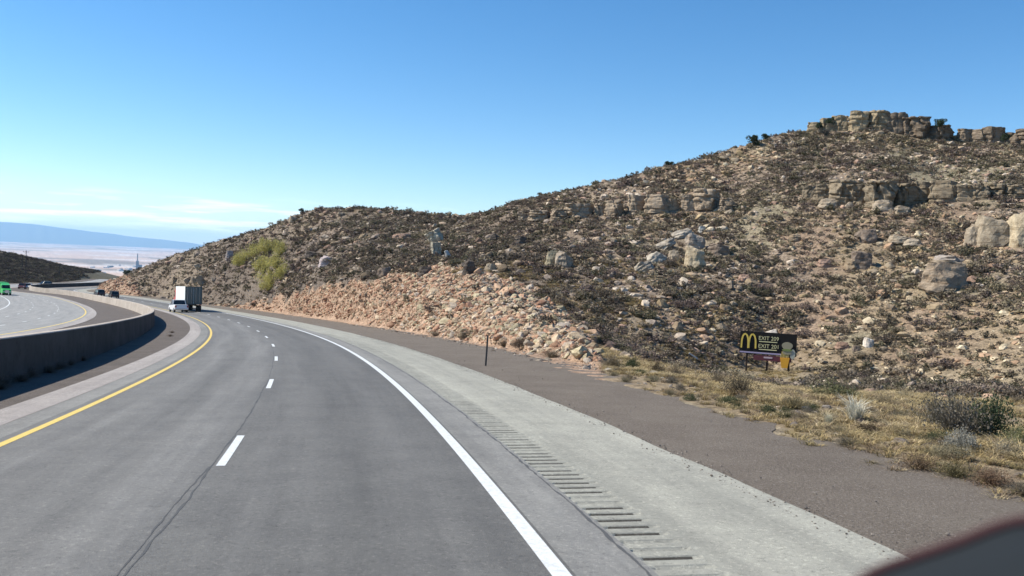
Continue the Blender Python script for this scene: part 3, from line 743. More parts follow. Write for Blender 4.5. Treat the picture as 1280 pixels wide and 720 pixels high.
B(482, 346, 20, 14, 'grey boulder above the left part of the orange rubble', GREY)
B(612, 338, 18, 10, 'pale stone right of the dark boulder above the rubble', PALE)
B(652, 304, 20, 10, 'dark low rock in the brush below the broken ledge', DARKR)
B(618, 300, 16, 9, 'dark rounded rock in the brush left of centre slope', DARKR)
B(366, 277, 13, 8, 'pale rock on the skyline shoulder of the left hill', PALE)
B(426, 270, 10, 5, 'pale rock just under the top of the left hill', PALE)
B(505, 299, 26, 8, 'pale pink slab in the saddle of the left hill', PINK)
B(408, 331, 26, 12, 'pinkish white broken slab in the middle of the left hill', (.5, .42, .4))
B(390, 322, 30, 9, 'dark layered slab in the middle of the left hill', DARKR)
B(287, 324, 12, 11, 'round grey boulder at the left end of the yellow bushes', (.42, .36, .33))
B(246, 319, 13, 6, 'pale flat rock near the skyline of the lower left slope', PALE)
B(227, 327, 9, 6, 'pink stone near the skyline of the lower left slope', PINK)
B(249, 336, 9, 8, 'white wedge shaped rock above the trailer', PALE, tilt=-40)
B(245, 354, 7, 9, 'left of the two upright pale rocks above the trailer', PALE, tilt=-30)
B(254, 354, 11, 12, 'right of the two upright pale rocks above the trailer', PALE, tilt=-35)
B(236, 351, 12, 5, 'thin slanting slab left of the upright pale rocks', PALE, tilt=-35)
B(218, 354, 8, 8, 'tan block above the white trailer on the left slope', TAN)
B(1053, 435, 20, 8, 'low pinkish pale rock right of the billboard', PINK)
B(1085, 433, 15, 11, 'bright white boulder right of the billboard', (.66, .60, .52))
B(1070, 438, 12, 6, 'small grey rock between the two pale rocks right of the billboard', GREY)
B(966, 420, 20, 8, 'white broken rock just above the billboard', (.6, .54, .47), tilt=-15)
B(1112, 388, 14, 8, 'tan rock halfway up the right slope above the white boulder', TAN)
B(1122, 303, 30, 9, 'long pale slab row in the right slope under the ledge', PALE)
B(1140, 306, 26, 8, 'second long pale slab in the right slope under the ledge', PALE)
B(993, 300, 20, 8, 'tan rock under the left end of the dark ledge', TAN)
B(930, 352, 18, 9, 'pinkish rock in the middle right slope', PINK)
B(905, 388, 16, 8, 'brown rock above the billboard slope', TAN)

# loose rocks all over the hill
def hill_rocks():
    x, y = scatter2(80000); z = ground(x, y)
    of = off_adj(x, y)
    az = np.arctan2(x, y); r = np.hypot(x, y)
    rt = np.interp(az, AZ, RT); rg = np.interp(az, AZ, RRG)
    uu, _v, _d = project(np.stack([x, y, z], -1)); keep = (of > np.where(uu < 690, 14.3, 17)) & (r > rt + 1) & (r < rg + 2) & view_cull(x, y, z) & clear_of(x, y)
    x, y, z = x[keep], y[keep], z[keep]
    rub, dark, grass, orange, base, u, v, n1, n2 = zones(x, y, z)
    p = rng.random(len(x)); cl = ss((fbm(x / 7, y / 7, o=3, seed=83) + .15) * 3)
    keep = (rub < .5) & (p < (.4 + .6 * cl) * (1 - .25 * dark)) & sees(x, y, z, .3)
    x, y, z, dark, orange, u, v = [a[keep] for a in (x, y, z, dark, orange, u, v)]
    n_ = len(x); sz = np.clip(rng.lognormal(-1.05, .55, n_), .14, 1.5) * (1 + .5 * (np.hypot(x, y) > 150))
    scl = sz[:, None] * rng.uniform(.7, 1.2, (n_, 3)) * np.array([1.1, .9, .8])
    rots = np.stack([rng.uniform(-.35, .35, n_), rng.uniform(-.35, .35, n_), rng.uniform(0, 6.3, n_)], -1)
    pal = np.array([TAN, (.56, .47, .37), (.33, .27, .22), PINK, (.42, .32, .23), (.60, .50, .39)])
    ci = rng.choice(6, n_, p=[.25, .16, .18, .14, .17, .10])
    cols = pal[ci] * rng.uniform(.8, 1.3, (n_, 1)); cols = cols * (1 - .45 * dark[:, None] * (rng.random((n_, 1)) < .8)); cols[:, 2] *= (1 - .12 * orange)
    z = z - .12 * sz
    big, rest = split_sizes(x, y, sz, 290)
    def lab(i): return 'weathered tan or grey rock lying loose among the brush on the hillside'
    singles('hillside_rock', RKS, big, x, y, z, scl, rots, cols, lab, 'rock', 'loose rocks among the brush on the hillside')
    o = merge('hillside_stones', TPL_SMALL, np.stack([x, y, z], -1)[rest], scl[rest], rots[rest], cols[rest], M_rock_a)
    tag(o, 'countless small loose stones scattered over the brushy hillside', 'stones', kind='stuff')
hill_rocks()
# rubble on the road cut
def rubble():
    x, y = scatter(110000, 40, 150, -17, 9); z = ground(x, y); of = off_adj(x, y)
    x2, y2 = scatter(90000, 110, 330, -27, -8); x, y = np.concatenate([x, x2]), np.concatenate([y, y2]); z = ground(x, y); of = off_adj(x, y)
    keep = (of > 13.5) & view_cull(x, y, z, 20); x, y, z, of = x[keep], y[keep], z[keep], of[keep]
    rub, dark, grass, orange, base, u, v, n1, n2 = zones(x, y, z)
    keep = (rub > .5) & sees(x, y, z, .3) & clear_of(x, y); x, y, z = x[keep], y[keep], z[keep]
    n_ = len(x); r = np.hypot(x, y); far = r > 170
    if n_ > 34000:
        k = rng.permutation(n_)[:34000]; x, y, z, r, far = x[k], y[k], z[k], r[k], far[k]; n_ = 34000
    sz = np.clip(rng.lognormal(-1.2, .48, n_), .12, 1.1) * (1 + .7 * far)
    scl = sz[:, None] * rng.uniform(.6, 1.25, (n_, 3)) * np.array([1.15, .8, .75])
    rots = np.stack([rng.uniform(-.7, .7, n_), rng.uniform(-.7, .7, n_), rng.uniform(0, 6.3, n_)], -1)
    pal = np.array([(.51, .315, .205), (.55, .375, .25), (.57, .445, .305), (.46, .265, .175), (.48, .41, .27), (.56, .47, .37)])
    az = np.arctan2(x, y); t = ss((az - R(-12)) / R(10))
    ci = np.where(rng.random(n_) < t * .5, rng.choice([2, 4, 5], n_), rng.choice([0, 1, 2, 3], n_))
    cols = pal[ci] * rng.uniform(.7, 1.12, (n_, 1))
    z = z - .1 * sz
    big, rest = split_sizes(x, y, sz, 290)
    singles('rubble_block', RKS, big, x, y, z, scl, rots, cols, 'angular orange tan block on the rubble covered road cut', 'rubble block', 'orange blocks on the road cut')
    o = merge('rubble', TPL_SMALL, np.stack([x, y, z], -1)[rest], scl[rest], rots[rest], cols[rest], M_rock_a)
    tag(o, 'orange and tan broken rubble covering the road cut', 'rubble', kind='stuff')
rubble()

# ------------------------------------------------------------------ brush
def bush_tpl(seed, nt=26, nl=110, leaf=.085, up=.55, twig=.012, flat=.75, spread=1.0):
    r_ = np.random.default_rng(seed); V_, F_, C_ = [], [], []
    tips = []
    lob = [(r_.uniform(-.22, .22), r_.uniform(-.22, .22), r_.uniform(.7, 1.1)) for _ in range(4)]
    for i in range(nt):
        a = r_.uniform(0, 2 * PI); el_ = math.asin(r_.uniform(up * .35, 1)); lx, ly, ls = lob[i % 4]
        L_ = .5 * ls * r_.uniform(.7, 1.05)
        base = np.array([lx * .3 + r_.normal() * .02, ly * .3 + r_.normal() * .02, 0])
        d = np.array([math.cos(a) * math.cos(el_) * spread, math.sin(a) * math.cos(el_) * spread, math.sin(el_) * flat])
        mid = base + d * L_ * .55 + r_.normal(size=3) * .02; tip = base + d * L_ + np.array([0, 0, .05]) + np.array([lx, ly, 0]) * .6
        sd_ = np.cross(d, [0, 0, 1]); sd_ /= (np.linalg.norm(sd_) + 1e-6)
        k = len(V_); V_ += [base - sd_ * twig, base + sd_ * twig, mid + sd_ * twig * .7, mid - sd_ * twig * .7, tip]
        F_ += [(k, k + 1, k + 2), (k, k + 2, k + 3), (k + 3, k + 2, k + 4)]; C_ += [.75] * 5
        tips.append((base, mid, tip))
    for i in range(nl):
        b_, m_, t_ = tips[r_.integers(len(tips))]; q = r_.uniform(.3, 1.05)
        c = m_ + (t_ - m_) * q + r_.normal(size=3) * np.array([.05, .05, .035]); c[2] = max(c[2], .02)
        n_ = r_.normal(size=3); n_[2] += .8; n_ /= np.linalg.norm(n_); u = np.cross(n_, r_.normal(size=3)); u /= np.linalg.norm(u); w_ = np.cross(n_, u)
        s = leaf * r_.uniform(.5, 1.3); k = len(V_)
        V_ += [c - u * s * .5, c + w_ * s * .35, c + u * s * .6 + n_ * s * .2, c - w_ * s * .35]; F_ += [(k, k + 1, k + 2), (k, k + 2, k + 3)]
        C_ += [r_.uniform(.75, 1.25)] * 4
    return np.array(V_), np.array(F_), np.array(C_)
def b_brush(n, b, attr):
    if attr: c = N(n, 'ShaderNodeAttribute', attribute_name='Col').outputs['Color']
    else:
        a = N(n, 'ShaderNodeAttribute', attribute_name='Col').outputs['Color']; oi = n.nodes.new('ShaderNodeObjectInfo').outputs['Color']
        c = mixc(n, a, oi, None, 'MULTIPLY', 1.0)
    geo = n.nodes.new('ShaderNodeNewGeometry')
    c = mixc(n, c, (.55, .55, .5), noise(n, geo.outputs['Position'], 3.5, 4, .7, .4, .7), 'MULTIPLY')
    n.links.new(c, b.inputs['Base Color'])
    tr = n.nodes.new('ShaderNodeBsdfTranslucent'); n.links.new(c, tr.inputs[0]); ms = n.nodes.new('ShaderNodeMixShader'); ms.inputs[0].default_value = .25
    out = n.nodes['Material Output']; n.links.new(b.outputs[0], ms.inputs[1]); n.links.new(tr.outputs[0], ms.inputs[2]); n.links.new(ms.outputs[0], out.inputs['Surface'])
M_brush_a = mat('brush_mixed', rough=.9, spec=.1, build=lambda n, b: b_brush(n, b, True))
M_brush_o = mat('brush_plain', rough=.9, spec=.1, build=lambda n, b: b_brush(n, b, False))
def merge_b(name, tpls, pos, scl, rz, cols, mat_=None):
    VV, FF, CC, o0 = [], [], [], 0
    for i in range(len(pos)):
        v, f, c = tpls[i % len(tpls)]; cs, sn = math.cos(rz[i]), math.sin(rz[i])
        p = v * scl[i]; p = np.stack([p[:, 0] * cs - p[:, 1] * sn, p[:, 0] * sn + p[:, 1] * cs, p[:, 2]], -1) + pos[i]
        VV.append(p); FF.append(f + o0); o0 += len(v); CC.append(c[:, None] * cols[i][None])
    return link(name, np_mesh(name, np.concatenate(VV), np.concatenate(FF), mat_ or M_brush_a, False, np.concatenate(CC)))
BT_FAR = [bush_tpl(500 + i, 12, 105, .135, .4) for i in range(8)]
BT_MID = [bush_tpl(520 + i, 28, 330, .08, .4) for i in range(8)]
def mesh_b(name, t, mat_=None): return np_mesh(name, t[0], t[1], mat_ or M_brush_o, False, np.repeat(t[2][:, None], 3, 1))
BM_MID = [mesh_b('sagebrush', t) for t in BT_MID]
BRUSH = np.array([(.235, .185, .15), (.19, .155, .12), (.31, .255, .195), (.21, .16, .14), (.165, .15, .10), (.40, .335, .23)])
def brush():
    x, y = scatter2(92000); z = ground(x, y); of = off_adj(x, y)
    az = np.arctan2(x, y); r = np.hypot(x, y); rt = np.interp(az, AZ, RT); rg = np.interp(az, AZ, RRG)
    uu, _v, _d = project(np.stack([x, y, z], -1)); keep = (of > np.where(uu < 690, 14.3, 18)) & (r > rt + 1) & (r < rg + 3) & view_cull(x, y, z) & clear_of(x, y)
    x, y, z, r = x[keep], y[keep], z[keep], r[keep]
    rub, dark, grass, orange, base, u, v, n1, n2 = zones(x, y, z)
    cl = ss((fbm(x / 6, y / 6, o=2, seed=93) + .35) * 2.2)
    p = rng.random(len(x)); keep = ((rub < .5) | (rng.random(len(x)) < .07)) & (p < (.35 + .65 * cl) * (1 - .15 * base)) & sees(x, y, z, .5)
    x, y, z, r, dark, grass = [a[keep] for a in (x, y, z, r, dark, grass)]
    n_ = len(x); sz = np.clip(rng.lognormal(-.42, .46, n_), .26, 2.0) * (1 + .3 * (r > 160))
    scl = sz[:, None] * np.stack([rng.uniform(.9, 1.2, n_), rng.uniform(.9, 1.2, n_), rng.uniform(.75, 1.15, n_)], -1)
    cols = BRUSH[rng.integers(0, 6, n_)] * rng.uniform(.7, 1.3, (n_, 1)); cols = cols * (1 - .26 * dark[:, None])
    cols = cols * (1 - .15 * grass[:, None]) + np.array([.14, .13, .06]) * .2 * grass[:, None]
    rz = rng.uniform(0, 6.3, n_); big, rest = split_sizes(x, y, sz, 285)
    rots = np.stack([rz * 0, rz * 0, rz], -1)
    singles('sagebrush', BM_MID, big, x, y, z - .03, scl, rots, cols, 'dry grey brown brush clump on the rocky hillside above the roadside verge', 'shrub', 'brush clumps on the hillside')
    o = merge_b('hillside_brush', BT_FAR, np.stack([x, y, z - .03], -1)[rest], scl[rest], rz[rest], cols[rest])
    tag(o, 'low grey brown desert brush covering the hillside as one mass', 'brush', kind='stuff')
    print('brush', n_)
brush()
# tiny brush on the far left hill
def left_brush():
    r = np.sqrt(rng.uniform(385**2, 680**2, 8000)); a = rng.uniform(R(-31), R(-18.5), len(r)); x, y = r * np.sin(a), r * np.cos(a)
    z = ground(x, y); _, of = road_so(x, y); k = (of < -36) | (of > 20); k &= sees(x, y, z, 1); x, y, z = x[k], y[k], z[k]
    n_ = len(x); sz = rng.uniform(1.6, 4.5, n_); cols = BRUSH[rng.integers(0, 6, n_)] * rng.uniform(.25, .6, (n_, 1))
    o = merge_b('valley_brush', BT_FAR[:4], np.stack([x, y, z - .1], -1), sz[:, None] * np.array([[1, 1, .8]]), rng.uniform(0, 6, n_), cols)
    tag(o, 'dark scrub covering the far slope beyond the opposite carriageway', 'scrub', kind='stuff')
left_brush()

# ------------------------------------------------------------------ verge plants
def grass_tpl(seed, nb=60, h=.5, spread=.32, wdt=.012):
    r_ = np.random.default_rng(seed); V_, F_, C_ = [], [], []
    for i in range(nb):
        a = r_.uniform(0, 6.3); b0 = np.array([r_.normal() * .07, r_.normal() * .07, 0]); l_ = h * r_.uniform(.5, 1.1); s = spread * r_.uniform(.3, 1.2)
        d = np.array([math.cos(a), math.sin(a), 0]); sdv = np.array([-d[1], d[0], 0]) * wdt
        m_ = b0 + d * s * .4 + np.array([0, 0, l_ * .65]); t_ = b0 + d * s * 1.1 + np.array([0, 0, l_ * r_.uniform(.75, 1)])
        k = len(V_); V_ += [b0 - sdv, b0 + sdv, m_ + sdv * .8, m_ - sdv * .8, t_]; F_ += [(k, k + 1, k + 2), (k, k + 2, k + 3), (k + 3, k + 2, k + 4)]
        C_ += [r_.uniform(.7, 1.25)] * 5
    return np.array(V_), np.array(F_), np.array(C_)
GT = [grass_tpl(600 + i, 40, .27, .36, .010) for i in range(6)]
def verge_grass():
    n0 = 60000; s = rng.uniform(-2, 110, n0) ; o = np.interp(s, GE_S, GE_O) - .4 + rng.random(n0)**1.25 * 30
    X, Y, _ = at_road(s, o); z = ground(X, Y); rub, dark, grass, orange, base, u, v, n1, n2 = zones(X, Y, z)
    cl = ss((fbm(X / 2.2, Y / 2.2, o=3, seed=101) + .12) * 3); k = view_cull(X, Y, z, 20) & (rub < .5) & (rng.random(n0) < .12 + .88 * cl) & (rng.random(n0) < ss((o - np.interp(s, GE_S, GE_O) + .4) / 1.6) + .06)
    k &= ~((X**2 + Y**2) > 95**2)
    X, Y, z, s, o = X[k], Y[k], z[k], s[k], o[k]; n_ = len(X)
    sz = rng.uniform(.45, 1.2, n_) * np.where(o < 13, .7, 1)
    pal = np.array([(.56, .43, .22), (.47, .36, .19), (.36, .29, .15), (.32, .24, .16), (.62, .50, .31)])
    cols = pal[rng.integers(0, 5, n_)] * rng.uniform(.7, 1.15, (n_, 1))
    ob = merge_b('verge_grass', GT, np.stack([X, Y, z - .02], -1), sz[:, None] * np.array([[1, 1, .75]]), rng.uniform(0, 6, n_), cols)
    tag(ob, 'dry yellow tufted grass along the verge beyond the gravel shoulder', 'grass', kind='stuff')
    print('grass', n_)
verge_grass()
def edge_chips():
    n_ = 2600; s = rng.uniform(-2, 60, n_); o = 7.2 + rng.normal(0, .16, n_) + (rng.random(n_) < .25) * rng.random(n_)**2 * 3.5
    X, Y, Z = at_road(s, o); sz = np.clip(rng.lognormal(-4.1, .45, n_), .008, .045); pal = np.array([(.24, .21, .18), (.34, .30, .26), (.18, .16, .14)]); cols = pal[rng.integers(0, 3, n_)]
    ob = merge('spilled_gravel', TPL_SMALL, np.stack([X, Y, Z], -1), sz[:, None] * rng.uniform(.7, 1.2, (n_, 3)), rng.uniform(-.4, .4, (n_, 3)) * np.array([1, 1, 8]), cols, M_rock_a)
    tag(ob, 'loose gravel chips spilled along the edge of the pale shoulder', 'gravel chips', kind='stuff')
edge_chips()
def verge_stones():
    n0 = 5200; s = rng.uniform(-2, 90, n0); o = 11.3 + np.abs(rng.normal(0, 2.6, n0)) + rng.random(n0)**2 * 14
    X, Y, _ = at_road(s, o); z = ground(X, Y); k = view_cull(X, Y, z, 20); X, Y, z, s, o = X[k], Y[k], z[k], s[k], o[k]
    zr = S(X, Y) - .03; z = np.maximum(z, np.where(o < 12.4, zr, -99)); n_ = len(X); sz = np.clip(rng.lognormal(-2.5, .55, n_), .03, .4)
    pal = np.array([(.42, .36, .28), (.30, .26, .22), (.5, .45, .38), (.2, .17, .15)]); cols = pal[rng.integers(0, 4, n_)] * rng.uniform(.8, 1.1, (n_, 1))
    scl = sz[:, None] * rng.uniform(.7, 1.3, (n_, 3)) * np.array([1.3, .9, .55]); rots = np.stack([rng.uniform(-.3, .3, n_), rng.uniform(-.3, .3, n_), rng.uniform(0, 6, n_)], -1)
    big, rest = split_sizes(X, Y, sz, 120)
    singles('roadside_stone', RKS, big, X, Y, z, scl, rots, cols, 'small flat stone lying along the edge of the gravel shoulder', 'stone', 'stones along the edge of the gravel shoulder')
    ob = merge('roadside_pebbles', TPL_SMALL, np.stack([X, Y, z], -1)[rest], scl[rest], rots[rest], cols[rest], M_rock_a)
    tag(ob, 'small stones and chips strewn along the verge', 'pebbles', kind='stuff')
verge_stones()
SAGE_BIG = [mesh_b('sagebrush', bush_tpl(700 + i, 110, 2600, .036, .4, .005, 1.0), M_brush_o) for i in range(5)]
DRY_BIG = [mesh_b('dry_bush', bush_tpl(740 + i, 420, 1300, .028, .3, .0045, .95), M_brush_o) for i in range(4)]
GRASS_BIG = [mesh_b('bunchgrass', grass_tpl(760 + i, 220, .7, .62, .010), M_brush_o) for i in range(3)]
def plant(px, py, wpx, hpx, label, tint, meshes, name='sagebrush', cat='shrub', group=None):
    x, y, z = hit(px, py); d = math.hypot(x, y); W = wpx * 1.2 * d / F; H_ = hpx * 1.12 * d / F
    me = random.choice(meshes); zs = max(p.co.z for p in me.vertices); xs_ = max(p.co.x for p in me.vertices) - min(p.co.x for p in me.vertices)
    o = bpy.data.objects.new(name, me); COL.objects.link(o); o.location = (x, y, z - .02); o.rotation_euler = (0, 0, random.uniform(0, 6))
    o.scale = (W / xs_, W / xs_ * random.uniform(.85, 1.1), H_ / zs); o.color = (*tint, 1); tag(o, label, cat, group); return o
SG, OL, DR, GRB = (.135, .145, .105), (.10, .115, .06), (.25, .20, .14), (.21, .185, .15)
plant(1198, 545, 84, 66, 'tall grey twiggy sagebrush, biggest of the clump at the right of the verge', GRB, DRY_BIG)
plant(1236, 548, 62, 52, 'dark green leafy sagebrush in the clump at the right of the verge', (.075, .10, .055), SAGE_BIG)
plant(1172, 538, 46, 46, 'upright brown stemmed bush at the left of the right hand verge clump', (.2, .18, .13), DRY_BIG)
plant(1203, 566, 46, 30, 'silvery grey low sagebrush in front of the right hand clump', (.33, .32, .28), SAGE_BIG)
plant(1255, 572, 40, 28, 'pale tan dry bush at the right in front of the dark green sagebrush', (.42, .36, .26), DRY_BIG)
plant(1272, 560, 34, 30, 'olive bush cut by the right frame edge', (.24, .24, .12), SAGE_BIG)
plant(1068, 531, 52, 36, 'white bleached bunchgrass standing on the verge', (.78, .74, .62), GRASS_BIG, 'bunchgrass', 'grass tuft')
plant(1084, 541, 34, 13, 'dark low bush right of the white bunchgrass', (.10, .075, .05), SAGE_BIG)
plant(1035, 532, 26, 16, 'small pale grass tuft left of the white bunchgrass', (.6, .56, .42), GRASS_BIG, 'bunchgrass', 'grass tuft')
plant(925, 494, 52, 34, 'dark grey brown bush below the billboard on the verge', (.17, .14, .10), DRY_BIG)
plant(897, 480, 36, 20, 'tan bush left of the dark bush below the billboard', DR, DRY_BIG)
plant(1040, 497, 60, 22, 'olive green spreading bush on the verge right of the billboard', (.17, .17, .09), SAGE_BIG)
plant(1105, 508, 44, 20, 'straw coloured bush on the verge between the billboard and the big clump', (.36, .29, .18), DRY_BIG)
plant(1130, 500, 30, 14, 'small pale straw bush beside the toe of the right slope', (.40, .34, .22), DRY_BIG)
plant(993, 512, 44, 20, 'olive tan low bush on the verge below the billboard shadow', (.26, .22, .13), DRY_BIG)
plant(765, 459, 40, 22, 'tan round bush on the verge under the toe of the slope', (.27, .22, .15), DRY_BIG)
plant(790, 462, 20, 16, 'small dark olive bush right of the tan round bush', OL, SAGE_BIG)
plant(820, 466, 20, 16, 'dark brown bush in the middle of the verge', (.13, .10, .07), SAGE_BIG)
plant(845, 472, 40, 22, 'light brown spreading bush left of the leaning white board', (.28, .22, .15), DRY_BIG)
plant(720, 449, 30, 16, 'brown bush at the right foot of the orange rubble', (.2, .16, .11), DRY_BIG)
plant(690, 447, 36, 14, 'low tan brush in front of the rubble, right of the marker post', (.26, .21, .15), DRY_BIG)
plant(650, 437, 30, 14, 'dark brush just right of the marker post', (.16, .12, .09), SAGE_BIG)
plant(630, 433, 22, 12, 'small brown brush beside the marker post', (.18, .14, .1), DRY_BIG)
plant(580, 424, 34, 10, 'low dark brush at the foot of the rubble left of the marker post', (.16, .13, .1), DRY_BIG)
plant(545, 420, 26, 8, 'low tan brush at the foot of the rubble further left', (.24, .19, .14), DRY_BIG)
plant(1150, 590, 60, 22, 'reddish brown low brush on the gravel edge, left part', (.24, .17, .11), DRY_BIG)
plant(1195, 598, 56, 24, 'olive brown low brush on the gravel edge, middle part', (.2, .17, .09), DRY_BIG)
plant(1238, 612, 56, 24, 'rust brown low brush on the gravel edge, right part', (.23, .15, .10), DRY_BIG)
plant(1276, 622, 40, 22, 'grey brown brush on the gravel edge at the frame edge', (.19, .16, .12), DRY_BIG)
plant(1060, 560, 40, 16, 'small grey brush at the edge of the gravel in front of the bunchgrass', (.22, .19, .14), DRY_BIG)
plant(1125, 545, 36, 16, 'tan brush between the bunchgrass and the right hand clump', (.34, .28, .18), DRY_BIG)
for k in range(75):      # unremarkable verge bushes
    px_ = random.uniform(760, 1270); t_ = random.uniform(0, 1); top = np.interp(px_, [760, 960, 1280], [452, 474, 500]); bot = np.interp(px_, [760, 960, 1280], [474, 530, 600])
    py_ = top + (bot - top) * t_; sc_ = 12 + 22 * t_ * (px_ - 600) / 600
    plant(px_, py_, sc_ * random.uniform(.8, 1.4), sc_ * random.uniform(.4, .6), 'low tan or olive scrub clump dotted over the grassy verge', random.choice([DR, OL, GRB, (.3, .26, .17)]), random.choice([DRY_BIG, SAGE_BIG]), 'scrub_clump', 'scrub', 'scrub clumps dotted over the grassy verge')
# bushes added on the left hill to mimic a yellow green lens flare
for k, (px_, py_, w_, lab_) in enumerate([(300, 333, 20, 'leftmost, by the grey boulder'), (315, 325, 20, 'upper left of them'), (333, 318, 22, 'topmost in the middle'), (350, 320, 16, 'upper right of them'), (330, 340, 20, 'in the middle of the cluster'), (347, 336, 20, 'right of the middle'), (338, 354, 22, 'lower middle of the cluster'), (352, 350, 16, 'lower right of them'), (336, 364, 18, 'lowest of the cluster')]):
    plant(px_, py_, w_ * 1.5, 21, 'yellow green bush in the added cluster that mimics lens flare on the left hill, ' + lab_, (.55, .50, .18), SAGE_BIG, 'flare_bush', 'shrub', 'added yellow green bushes mimicking lens flare on the left hill')
# dry weeds at the foot of the median wall
for k, (s_k, o_k, w_k) in enumerate([(18, -7.0, .9), (19.5, -6.9, .8), (21, -7.1, 1.0), (22.8, -7.0, .8), (24.5, -7.1, .9), (26.5, -7.15, .7), (29, -7.2, .6), (55, -6.2, .5), (62, -6.4, .5), (17, -6.7, .7)]):
    X, Y, Z = at_road(s_k, o_k, -.02); me = DRY_BIG[k % 4]; o = bpy.data.objects.new('dry_weed', me); COL.objects.link(o)
    o.location = (X, Y, Z); o.rotation_euler = (0, 0, k * 1.3); o.scale = (w_k, w_k, w_k * .75); o.color = (.19, .15, .12, 1)
    tag(o, 'dry brown weed at the foot of the shaded median wall', 'weed', 'dry weeds at the foot of the median wall')

# ------------------------------------------------------------------ junipers
M_bark = mat('bark', (.12, .09, .07), .95)
M_jun = mat('juniper', (.035, .05, .022), .9, build=None)
def juniper(px, py, wpx, hpx, label, seed, r=None):
    az, _ = azel(px, py); rr_, zr = LV_R(az); x, y, z = hit(px, py)
    if r: x, y = r * math.sin(az), r * math.cos(az); z = HC + r * azel(px, py)[1]
    d = math.hypot(x, y); W, H_ = wpx * d / F, hpx * d / F
    root = empty('juniper_tree', (x, y, z - .05)); tag(root, label, 'tree', 'junipers on the skyline')
    t = MB(); t.tube((0, 0, -.1), (.04 * W, 0, H_ * .45), .06 * W, 7, .03 * W)
    r_ = np.random.default_rng(seed)
    for k in range(5):
        a = r_.uniform(0, 6.3); t.tube((.02 * W, 0, H_ * (.2 + .05 * k)), (math.cos(a) * W * .3, math.sin(a) * W * .3, H_ * (.45 + .08 * k)), .025 * W, 5, .01 * W)
    t.build('trunk', M_bark, root)
    V_, F_ = [], []
    cl = [(r_.normal() * .2 * W, r_.normal() * .2 * W, H_ * r_.uniform(.3, .85)) for _ in range(11)]
    for i in range(1300):
        c0 = cl[i % 11]; q = r_.normal(size=3); q /= np.linalg.norm(q); rad = (.26 - .12 * max(0, c0[2] / H_ - .5)) * W * r_.uniform(.5, 1.05)
        c = np.array(c0) + q * rad * np.array([1, 1, .8]); c[2] = max(c[2], .1 * H_)
        n_ = r_.normal(size=3); n_ /= np.linalg.norm(n_); u = np.cross(n_, [0, 0, 1.]); u /= np.linalg.norm(u) + 1e-6; w_ = np.cross(n_, u); s = .05 * W * r_.uniform(.6, 1.4)
        k = len(V_); V_ += [c - u * s, c + w_ * s, c + u * s]; F_.append((k, k + 1, k + 2))
    link('crown', np_mesh('crown', np.array(V_), np.array(F_), M_jun), root)
juniper(1174, 161, 13, 13, 'small round juniper standing alone on the rim at the upper right', 1, r=148)
juniper(941, 183, 16, 14, 'dark bushy juniper on the skyline left of the rim', 2)
juniper(1037, 157, 10, 12, 'small juniper on the rocks at the left end of the rim', 3, r=147)
juniper(837, 208, 10, 7, 'tiny juniper on the long sloping skyline of the right hill', 4)
juniper(958, 175, 12, 7, 'low dark juniper beside the pale skyline rocks', 5)
juniper(1024, 161, 10, 9, 'low bushy juniper left of the rim blocks', 6, r=146)
juniper(378, 267, 7, 7, 'tiny juniper on the left shoulder of the left hill', 7)
juniper(476, 263, 4, 4, 'tiny shrub like juniper on top of the left hill', 8)
juniper(1256, 180, 10, 12, 'juniper against the squat dark block near the right end of the rim', 9, r=147)
juniper(160, 343, 9, 5, 'dark juniper at the left tip of the slope against the plain', 10)

# ------------------------------------------------------------------ roadside furniture
M_steel = mat('post_steel', (.10, .095, .085), .6, metal=.4); M_refl = mat('reflector', (.75, .75, .72), .3)
x, y, z = hit(607, 459)
root = empty('marker_post', (x, y, z), (0, R(1.6), math.atan2(-x, y))); tag(root, 'thin dark delineator post at the outer edge of the gravel shoulder', 'marker post')
p = MB(); p.prismy([(-.035, 0), (.035, 0), (.035, .012), (-.035, .012)], 0, .001); 
p = MB(); p.box((0, 0, .55), (.052, .02, 1.5)); p.box((-.03, .012, .55), (.012, .03, 1.5)); p.box((.03, .012, .55), (.012, .03, 1.5)); p.build('post', M_steel, root)
q = MB(); q.box((0, -.016, 1.22), (.075, .008, .10)); q.build('reflector', mat('dark_reflector', (.12, .11, .10), .4), root, .003)
x, y, z = hit(866, 452)
root = empty('marker_board', (x, y, z), (0, 0, math.atan2(-x, y) + .5)); d = math.hypot(x, y); u1 = d / F
tag(root, 'small white slanting board on short dark posts left of the billboard', 'board')
p = MB(); p.tube((-5.5 * u1, 0, -.3), (-5.5 * u1, 0, 8 * u1), .04); p.build('post', M_steel, root)
p = MB(); p.tube((5 * u1, .02, -.3), (5 * u1, .02, 6 * u1), .05); p.build('post', M_steel, root)
p = MB(); w0 = 6.0 * u1; p.prismy([(-w0, 9.6 * u1), (-w0, 8.2 * u1), (w0, 1.2 * u1), (w0, 3.2 * u1)], -.05, .0); p.build('panel', M_white, root, .005)

